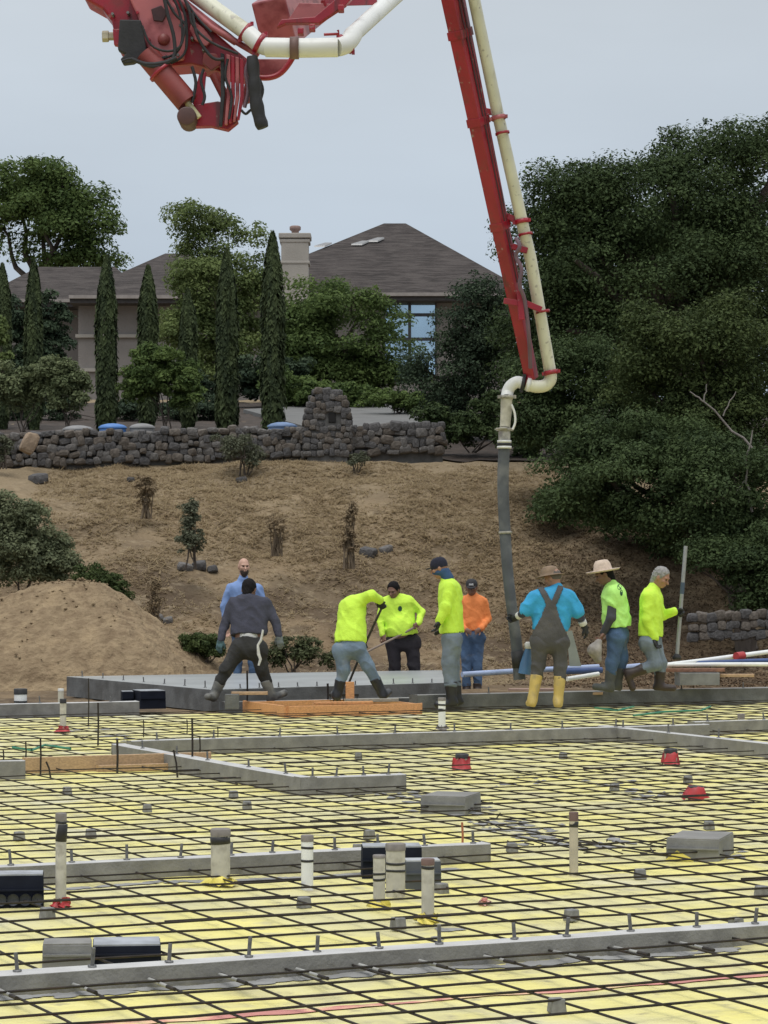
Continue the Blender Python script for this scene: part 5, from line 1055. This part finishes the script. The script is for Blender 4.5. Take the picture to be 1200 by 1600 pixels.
pipe(95, 1076, 1110, 9, 'cream pipe bent over the far left kerb', M('cream_pvc', (.62, .60, .48), .6, .15), WHITEP, 4)
for px, t_, b_, w_, lb in ((722, 1178, 1202, 20, 'red wrapped pipe stub with black cap left of the other two red stubs'), (1048, 1170, 1194, 20, 'red wrapped pipe stub with black cap near the right back kerb'), (1087, 1228, 1248, 24, 'bright red wrapped stub, nearest of the three red stubs')):
    pipe(px, t_, b_, w_, lb, M('stub_pvc', (.40, .33, .28), .7), TAPE_K, 7, (), REDT, 1.35, baseh=(b_-t_)*.0036, group='red wrapped stubs in the right bay')
pipe(1158, 1115, 1138, 11, 'pale grey stub by the far right kerb', PVC_G, CAP_G, 8)
pipe(757, 1403, 1413, 9, 'tiny pink sleeve flush with the sheet at right of the pipe cluster', M('pink_sleeve', (.70, .34, .26), .7), M('pink_cap', (.62, .26, .22), .7), 5, base=M('pink_patch', (.75, .45, .38), .6), baser=1.6, baseh=.01)
def pbox(x0, x1, top, bot, label, side, topm, dpt=.25, holes=0, taper=.98, ang=0., name='plastic_box', cat='box', lid=False):
    """box whose front face spans px x0..x1 and top..bot"""
    a = gnd(x0, bot, -.045); b = gnd(x1, bot, -.045); s = a.y/F_PX; W = (x1-x0)*s; H = (bot-top)*s; c = (a+b)/2
    t = thing(name, c, label, cat, rz=ang); mb = MB(); f = taper; d = dpt
    mb.add([(-W/2, 0, -.02), (W/2, 0, -.02), (W/2, d, -.02), (-W/2, d, -.02), (-W/2*f, .01, H), (W/2*f, .01, H), (W/2*f, d-.01, H), (-W/2*f, d-.01, H)], [(0, 1, 5, 4), (1, 2, 6, 5), (2, 3, 7, 6), (3, 0, 4, 7), (3, 2, 1, 0), (4, 5, 6, 7)])
    mb.build('shell', side, t, bevel=.002)
    MB().box((0, d/2, H+.003), (W*f-.006, d-.026, .008)).build('top_panel', topm, t)
    MB().box((0, -.003, H*.55), (W*.98, .012, .008)).build('rib', side, t)
    for k in range(holes):
        x = -W/2+W*(k+.5)/holes; MB().lathe((x, -.006, H*.25), [(.0, 0), (.026, 0), (.03, .004), (.03, .01)], 14, (0, -1, 0)).build('knockout', M('knockout', (.03, .036, .05), .5) if k == 0 else bpy.data.materials['knockout'], t)
    return t
pbox(-8, 68, 1369, 1418, 'black plastic box with round knockouts at the left edge', BOXK, BOXT, .20, 4, ang=.12)
pbox(66, 143, 1478, 1511, 'grey concrete box beside the black box behind the nearest kerb', BOXG, CONC, .20, name='concrete_block', cat='block', ang=.1)
pbox(144, 252, 1479, 1507, 'low black plastic box with pale top behind the nearest kerb', BOXK, BOXT, .26, ang=.1)
pbox(566, 660, 1325, 1369, 'black plastic box behind the pipe cluster', BOXK, BOXT, .22, ang=.05)
pbox(634, 690, 1347, 1387, 'dusty dark box with pale lid behind the capped pipe', M('slate_plastic', (.075, .085, .10), .6, .3, 8), M('pale_lid', (.42, .44, .46), .5), .16, ang=.1)
pbox(655, 728, 1246, 1272, 'grey concrete block in the middle of the sheeting', BOXG, CONC, .42, name='concrete_block', cat='block', ang=-.3, taper=.99)
pbox(1040, 1124, 1313, 1343, 'grey concrete block with a torn yellow sheet flap at right', BOXG, CONC, .5, name='concrete_block', cat='block', ang=-.3, taper=.99)
pbox(219, 260, 1080, 1105, 'black plastic box by the far left kerb', BOXK, BOXT, .4, ang=.35); pbox(191, 209, 1081, 1104, 'small black box left of the black plastic box by the kerb', BOXK, BOXT, .2, ang=.2)
q = gnd(1068, 1343, -.05); fl = thing('sheet_flap', q, 'torn yellow sheet flap standing before the right concrete block', 'sheet flap')
s = q.y/F_PX; MB().prism([(-38*s*.8, -.02, -.004), (14*s, -.05, -.006), (-4*s, -.012, 20*s)], (.004, .006, .004)).build('flap', YEL, fl)

# timber forms
def board(name, p0, axis, length, h, th, label, mat, zb=-.05, group='orange form boards', cat='board', up=0.):
    p0 = V(p0); d = AX if axis == 'A' else BX if axis == 'B' else V(axis).normalized(); s = V((-d.y, d.x, 0))
    mb = MB(); n = max(2, int(length/.3)); rows = []
    for i in range(n+1):
        c = p0+d*(length*i/n)+V((0, 0, up*i/n)); w_ = random.uniform(-.004, .004)
        rows += [c+s*w_, c+s*w_+V((0, 0, h)), c+s*(th+w_)+V((0, 0, h)), c+s*(th+w_)]
    fs = [(4*i+a, 4*i+(a+1) % 4, 4*i+4+(a+1) % 4, 4*i+4+a) for i in range(n) for a in range(4)] + [(0, 1, 2, 3), (4*n+3, 4*n+2, 4*n+1, 4*n)]
    mb.add(rows, fs); return tag(mb.build(name, mat, None, bevel=.004, base=p0), label, cat, group)
f0 = gnd(452, 1121, -.05); f1 = gnd(662, 1116, -.05); Lf = (f1-f0).dot(AX)
board('form_board', f0, 'A', Lf, .125, .04, 'long orange form board facing the camera under the workers', LUM_O)
board('form_board', f0+BX*.045, 'B', 1.26, .13, .04, 'orange form board running back to the left of the long one', LUM_O)
board('form_board', f0+BX*1.27+AX*.05, 'A', Lf-.1, .12, .04, 'orange form board at the back of the form box', LUM_O)
board('form_board', f1+BX*.045-AX*.02, 'B', 1.22, .12, .04, 'short orange form board at the right end of the form box', LUM_O)
board('form_board', f0+AX*.35+BX*.10+V((0, 0, .13)), (.93, .3, 0), .7, .03, .1, 'orange plank lying across the left corner of the form box', LUM_O)
board('plank', at(540, 1097, 31.), (.95, .12, 0), .62, .035, .11, 'weathered plank lying by the boots of the bending worker', LUM_G, group=None, cat='plank')
board('post', at(540, 1098, 31.1), (1, 0, 0), .10, .24, .09, 'stubby orange wooden post between the boots of the bending worker', LUM_O, group=None, cat='post')
board('plank', at(362, 1086, 31.2), (1, .1, 0), .42, .035, .13, 'tan plank bridging over a block behind the left end of the form', LUM_T, group=None, cat='plank')
board('block', at(352, 1108, 31.), (1, .1, 0), .16, .17, .12, 'dark block under the tan plank by the sweater man', CONC_D, group=None, cat='block')
tb0 = gnd(38, 1209, -.05); board('form_board', tb0, 'A', (gnd(328, 1199, -.05)-tb0).dot(AX), .13, .05, 'tan form board at left between two kerb ends', LUM_T)
board('form_board', gnd(150, 1206, -.05)-BX*.06, 'A', 1.1, .055, .05, 'thin tan board lying at the foot of the tan form board', LUM_T)
# stakes
def stake(px, top, bot, label, r=.008, mat=STEEL, dx=0, z=-.045, group='rebar stakes standing in the left bay'):
    q = gnd(px, bot, z); s = q.y/F_PX; H = (bot-top)*s
    m = MB().tube([(0, 0, -.05), (dx*s*.5+.004, 0, H*.5), (dx*s, 0, H)], r, 6); o = m.build('rebar_stake', mat); o.location = q; tag(o, label, 'stake', group)
for a in ((183, 1156, 1206, 'rebar stake at the middle of the tan form board', .010), (153, 1098, 1164, 'rebar stake standing left of the back kerb corner', .009), (138, 1060, 1134, 'taller rebar stake in front of the slab corner', .007), (300, 1122, 1206, 'tall rebar stake near the right end of the tan board', .009), (63, 1154, 1208, 'rebar stake near the left end of the tan board', .008), (80, 1190, 1212, 'leaning rebar stake by the left end of the tan board', .008, STEEL, -8), (278, 1172, 1212, 'leaning rebar stake right on the tan board', .008, STEEL, -7),
          (40, 1158, 1190, 'short stake left of the tan board', .007), (5, 1172, 1192, 'short stake at the left frame edge', .007), (312, 1150, 1182, 'short stake at the kerb corner right of the tall stake', .007), (224, 1125, 1150, 'thin short stake in the left back bay', .006), (340, 1135, 1152, 'thin short stake behind the back kerb', .006), (292, 1124, 1146, 'thin reddish stake left of the back kerb', .006)): stake(*a)
stake(722, 1285, 1325, 'orange stake at the end of the middle kerb', .007, M('orange_stake', (.40, .14, .07), .7), group=None); stake(386, 1048, 1098, 'dark form stake between the legs of the man in the sweater', .012, z=.0, group=None); stake(512, 1068, 1100, 'dark form stake left of the bending worker', .014, z=.0, group=None)
stake(982, 1420-0, 1438, 'pin by the nearest kerb', .006, group=None) if False else None
# pipes and boards lying behind the far kerb
def rod(name, pts, r, mat, label, cat, group=None, n=12):
    b = at(*pts[0]); t = MB().tube([at(*p)-b for p in pts], r, n).build(name, mat); t.location = b; return tag(t, label, cat, group)
BLUEP = M('blue_white_pipe', (.36, .44, .66), .35, .25, 2, stretch=(.4, 4, 4)); BLUED = M('blue_pipe', (.05, .09, .24), .4)
gp = 'plastic pipes lying behind the far kerb'
rod('plastic_pipe', [(722, 1054, 33), (800, 1049, 33.4), (935, 1042, 34)], .035, BLUEP, 'long pale blue pipe passing behind the man in overalls', 'plastic pipe', gp)
rod('plastic_pipe', [(880, 1049, 33.3), (940, 1047, 33.5)], .04, BLUED, 'dark blue pipe under the pale blue one right of the overalls', 'plastic pipe', gp)
rod('plastic_pipe', [(886, 1061, 32.9), (935, 1053, 33.2)], .028, PVC_W, 'short white pipe lying right of the yellow boots', 'plastic pipe', gp)
rod('plastic_pipe', [(1042, 1039, 33.4), (1100, 1032, 33.9), (1205, 1018, 34.6)], .030, PVC_W, 'white pipe with red coupling slanting up to the right edge', 'plastic pipe', gp)
rod('plastic_pipe', [(1040, 1039, 33.1), (1120, 1038, 33.3), (1205, 1038, 33.5)], .026, PVC_W, 'white pipe lying level towards the right edge', 'plastic pipe', gp)
rod('plastic_pipe', [(1070, 1037, 33.7), (1140, 1034, 34), (1205, 1032, 34.3)], .03, BLUED, 'dark blue pipe between the two white pipes at right', 'plastic pipe', gp)
rod('plastic_pipe', [(968, 1044, 33.6), (1000, 1041, 33.7)], .04, BLUEP, 'stub of pale blue pipe behind the lifted boot', 'plastic pipe', gp)
rod('pipe_coupling', [(1150, 1025.5, 34.1), (1161, 1024, 34.2)], .052, REDT, 'red coupling on the slanting white pipe', 'coupling')
board('plank', at(1036, 1050, 33.), (1, .12, 0), .78, .04, .12, 'reddish brown plank below the white pipes at right', M('red_brown_lumber', (.30, .15, .10), .8, .4, 6, stretch=(3, 12, 12)), group=None, cat='plank')
board('plank', at(1126, 1058, 33.2), (1, .05, 0), .42, .035, .14, 'tan board on the soil below the white pipes', LUM_T, group=None, cat='plank')
board('plank', at(878, 1086, 32.5), (1, .06, 0), .50, .03, .12, 'tan board lying on the far kerb by the yellow boots', LUM_T, group=None, cat='plank'); board('plank', at(795, 1080, 32.6), (1, .06, 0), .56, .03, .12, 'pinkish board lying behind the yellow boots', M('pink_lumber', (.46, .31, .26), .8, .3, 6), group=None, cat='plank')
board('concrete_block', at(1062, 1071, 32.9), (1, .1, 0), .50, .15, .3, 'grey concrete block on the soil behind the far right kerb', BOXG, group=None, cat='block')
o = MB().prism([(-.055, 0, 0), (.09, 0, 0), (-.02, .05, .44), (-.085, .05, .44)], (0, .03, 0)).build('leaning_board', M('grey_green_board', (.27, .29, .25), .8, .2, 5)); o.location = at(897, 1041, 33.4); tag(o, 'pale grey green board leaning upright right of the overalls', 'board')
o = MB().tube([(0, 0, 0), (.02, 0, .12), (.035, .01, .22), (.05, .0, .30)], [.075, .07, .05, .035], 12).lathe((.055, 0, .30), [(.04, 0), (.05, .02), (.05, .06), (.03, .08), (0, .08)], 12, mi=1).build('jug', [M('blue_plastic', (.08, .19, .36), .5, .3, 6), WHITEC]); o.location = at(819, 1053, 31.75); tag(o, 'small blue jug with pale cap hanging beside the hose end', 'jug')
# tools in hands
tl = thing('rake', at(600, 950, 31.85), 'dark handled rake held by the bending worker', 'rake'); B0 = tl.location
MB().tube([at(601, 940, 31.9)-B0, at(567, 1014, 31.98)-B0, at(539, 1082, 31.9)-B0], .014, 8).build('handle', M('dark_handle', (.04, .032, .028), .6), tl)
hb_ = at(537, 1086, 31.9)-B0; m = MB().beam(hb_-V((.18, .03, 0)), hb_+V((.18, -.03, 0)), .03, .03)
for k in range(9): m.tube([hb_+V((-.16+.04*k, 0, 0)), hb_+V((-.16+.04*k, -.03, -.08))], .005, 5)
m.build('rake_head', M('rake_steel', (.05, .045, .045), .5, metal=.5), tl)
rod('long_handle', [(648, 980, 39.0), (620, 995, 39.0), (568, 1021, 38.8)], .016, M('grey_brown_handle', (.26, .20, .16), .7), 'long wooden tool handle held across the stout man in black trousers', 'tool handle')
pl = thing('screed_pole', at(1059, 1028, 32.4), 'tall grey metal pole held upright by the grey haired man', 'pole'); B0 = pl.location
MB().tube([at(1057.5, 1028, 32.42)-B0, at(1071.5, 853, 32.42)-B0], .024, 10).build('pole', M('grey_aluminium', (.33, .34, .35), .45, .2, 20, metal=.4), pl); MB().tube([at(1065.5, 928, 32.42)-B0, at(1067, 910, 32.42)-B0], .027, 10).build('tape', M('blue_tape', (.06, .09, .14), .6), pl); MB().lathe(at(1057.3, 1029, 32.42)-B0, [(.0, -.01), (.05, -.01), (.055, .02), (.03, .05), (.026, .06)], 10).build('foot', BLK, pl)
bag = mesh_field([cap(at(936, 1003, 32.0), at(929, 1016, 31.98), .045, .085, .05), cap(at(929, 1016, 31.98), at(934, 1030, 31.98), .075, .05, .04)], .011, .008, 3, 30); bo = at(931, 1015, 32.0)
tag(npmesh('bag', bag[0]-np.array(bo), bag[1], M('grey_bag', (.36, .33, .30), .9, .4, 8, .004, 40), None, bo, True), 'crumpled pale grey bag hanging from the hand of the straw hat man', 'bag')
# blue tubs and round things peeking over the stone wall
BT = M('blue_tub', (.07, .20, .50), .5, .2, 4); GT = M('grey_lid', (.24, .24, .24), .7, .3, 4)
for px, py, w_, m_, lb in ((176, 668, 44, BT, 'bright blue dome shaped lid above the left part of the stone wall'), (441, 666, 46, M('pale_blue_tub', (.14, .22, .38), .6, .2), 'dull blue dome shaped lid just left of the stone pillar'), (122, 671, 48, GT, 'flat grey lid left of the bright blue lid on the wall'), (222, 668, 40, GT, 'flat grey lid right of the bright blue lid on the wall')):
    c = at(px, py, 56.3); R = w_/2*c.y/F_PX; t = thing('barrel', c-V((0, 0, .5)), lb, 'barrel')
    MB().lathe((0, 0, -.3), [(R*.9, 0), (R, .4), (R*.95, .78)], 20).build('drum', m_, t); MB().lathe((0, 0, .48), [(R*1.02, 0), (R*1.02, .03), (R*.8, .07), (R*.4, .10), (0, .11)], 20).build('lid', m_, t)
GRN = M('green_conduit', (.03, .22, .13), .5, .3, 8)
for pts, lb in (([(990, 1118), (1040, 1112), (1095, 1110), (1110, 1104)], 'thin green line snaking over the bars near the grey haired man'), ([(20, 1168), (50, 1172), (70, 1164), (110, 1170)], 'thin green line among the bars at the left of the back bay'), ([(930, 1106), (965, 1110), (990, 1104)], 'short green line on the bars below the straw hat man')):
    q = [gnd(*p, .012) for p in pts]; o_ = MB().tube([p-q[0] for p in q], .012, 6).build('green_line', GRN); o_.location = q[0]; tag(o_, lb, 'green line')
# cement crumbs and splatter on the sheet
def zs(u, v): return -.05+float((fbm(u*2.2, v*2.2, 4, 21)-.47)*.030+(np.abs(fbm(u*1.1+v*.4, v*1.3, 3, 33)-.45)*-.03))
SPL = M('cement_splatter', (.28, .28, .27), .9, .3, 8, .004, 30); mb = MB()
for px, py, n_, sp in ((560, 1232, 26, 55), (640, 1245, 18, 40), (720, 1265, 30, 50), (790, 1290, 34, 55), (850, 1310, 26, 40), (940, 1320, 18, 45), (1010, 1240, 14, 40), (960, 1225, 12, 40), (180, 1150, 14, 30), (690, 1460, 4, 20), (130, 1140, 12, 30), (1150, 1340, 10, 30), (820, 1218, 12, 40)):
    for _ in range(n_):
        q = gnd(px+random.gauss(0, sp*.6), py+random.gauss(0, 5), -.05); u, v = uv(q); r = random.uniform(.015, .085); ph = random.uniform(0, 6); pts = [P(u, v, zs(u, v)+.012)]
        for k in range(9):
            a = 2*math.pi*k/9; rr = r*(.7+.4*math.sin(a*2+ph)*.5+random.uniform(-.2, .2)); uu, vv = u+rr*math.cos(a), v+rr*1.3*math.sin(a); pts.append(P(uu, vv, zs(uu, vv)+.004))
        mb.add(pts, [(0, k+1, (k+1) % 9+1) for k in range(9)], 0, True)
for i in range(420):      # slop at the foot of the kerbs
    kk = random.choice([(v1, -1.8, 1.9), (v1, -1.8, 1.9), (uv(gnd(600, 1333, .05))[1], -.5, 2.2)]); u = random.uniform(kk[1], kk[2]); v = kk[0]-abs(random.gauss(0, .035)); r = random.uniform(.02, .07); ph = random.uniform(0, 6); pts = [P(u, v, zs(u, v)+.010)]
    for k in range(9):
        a = 2*math.pi*k/9; rr = r*(.75+.2*math.sin(a*2+ph)+random.uniform(-.15, .15)); uu, vv = u+rr*1.5*math.cos(a), v+rr*.8*math.sin(a); pts.append(P(uu, vv, zs(uu, vv)+.004))
    mb.add(pts, [(0, k+1, (k+1) % 9+1) for k in range(9)], 0, True)
tag(mb.build('cement_splatter', SPL), kind='stuff')
mb = MB()
for _ in range(46):
    px, py = random.choice([(720, 1262), (800, 1285), (860, 1318), (950, 1322), (1010, 1330), (150, 1148), (520, 1228)]); q = gnd(px+random.gauss(0, 30), py+random.gauss(0, 6), -.02); L_ = random.uniform(.05, .22); a = random.uniform(0, 6.3)
    mb.tube([q, q+V((math.cos(a)*L_, math.sin(a)*L_, random.uniform(-.01, .045)))], .0045, 5)
tag(mb.build('tie_wire_scraps', STEEL), kind='stuff')
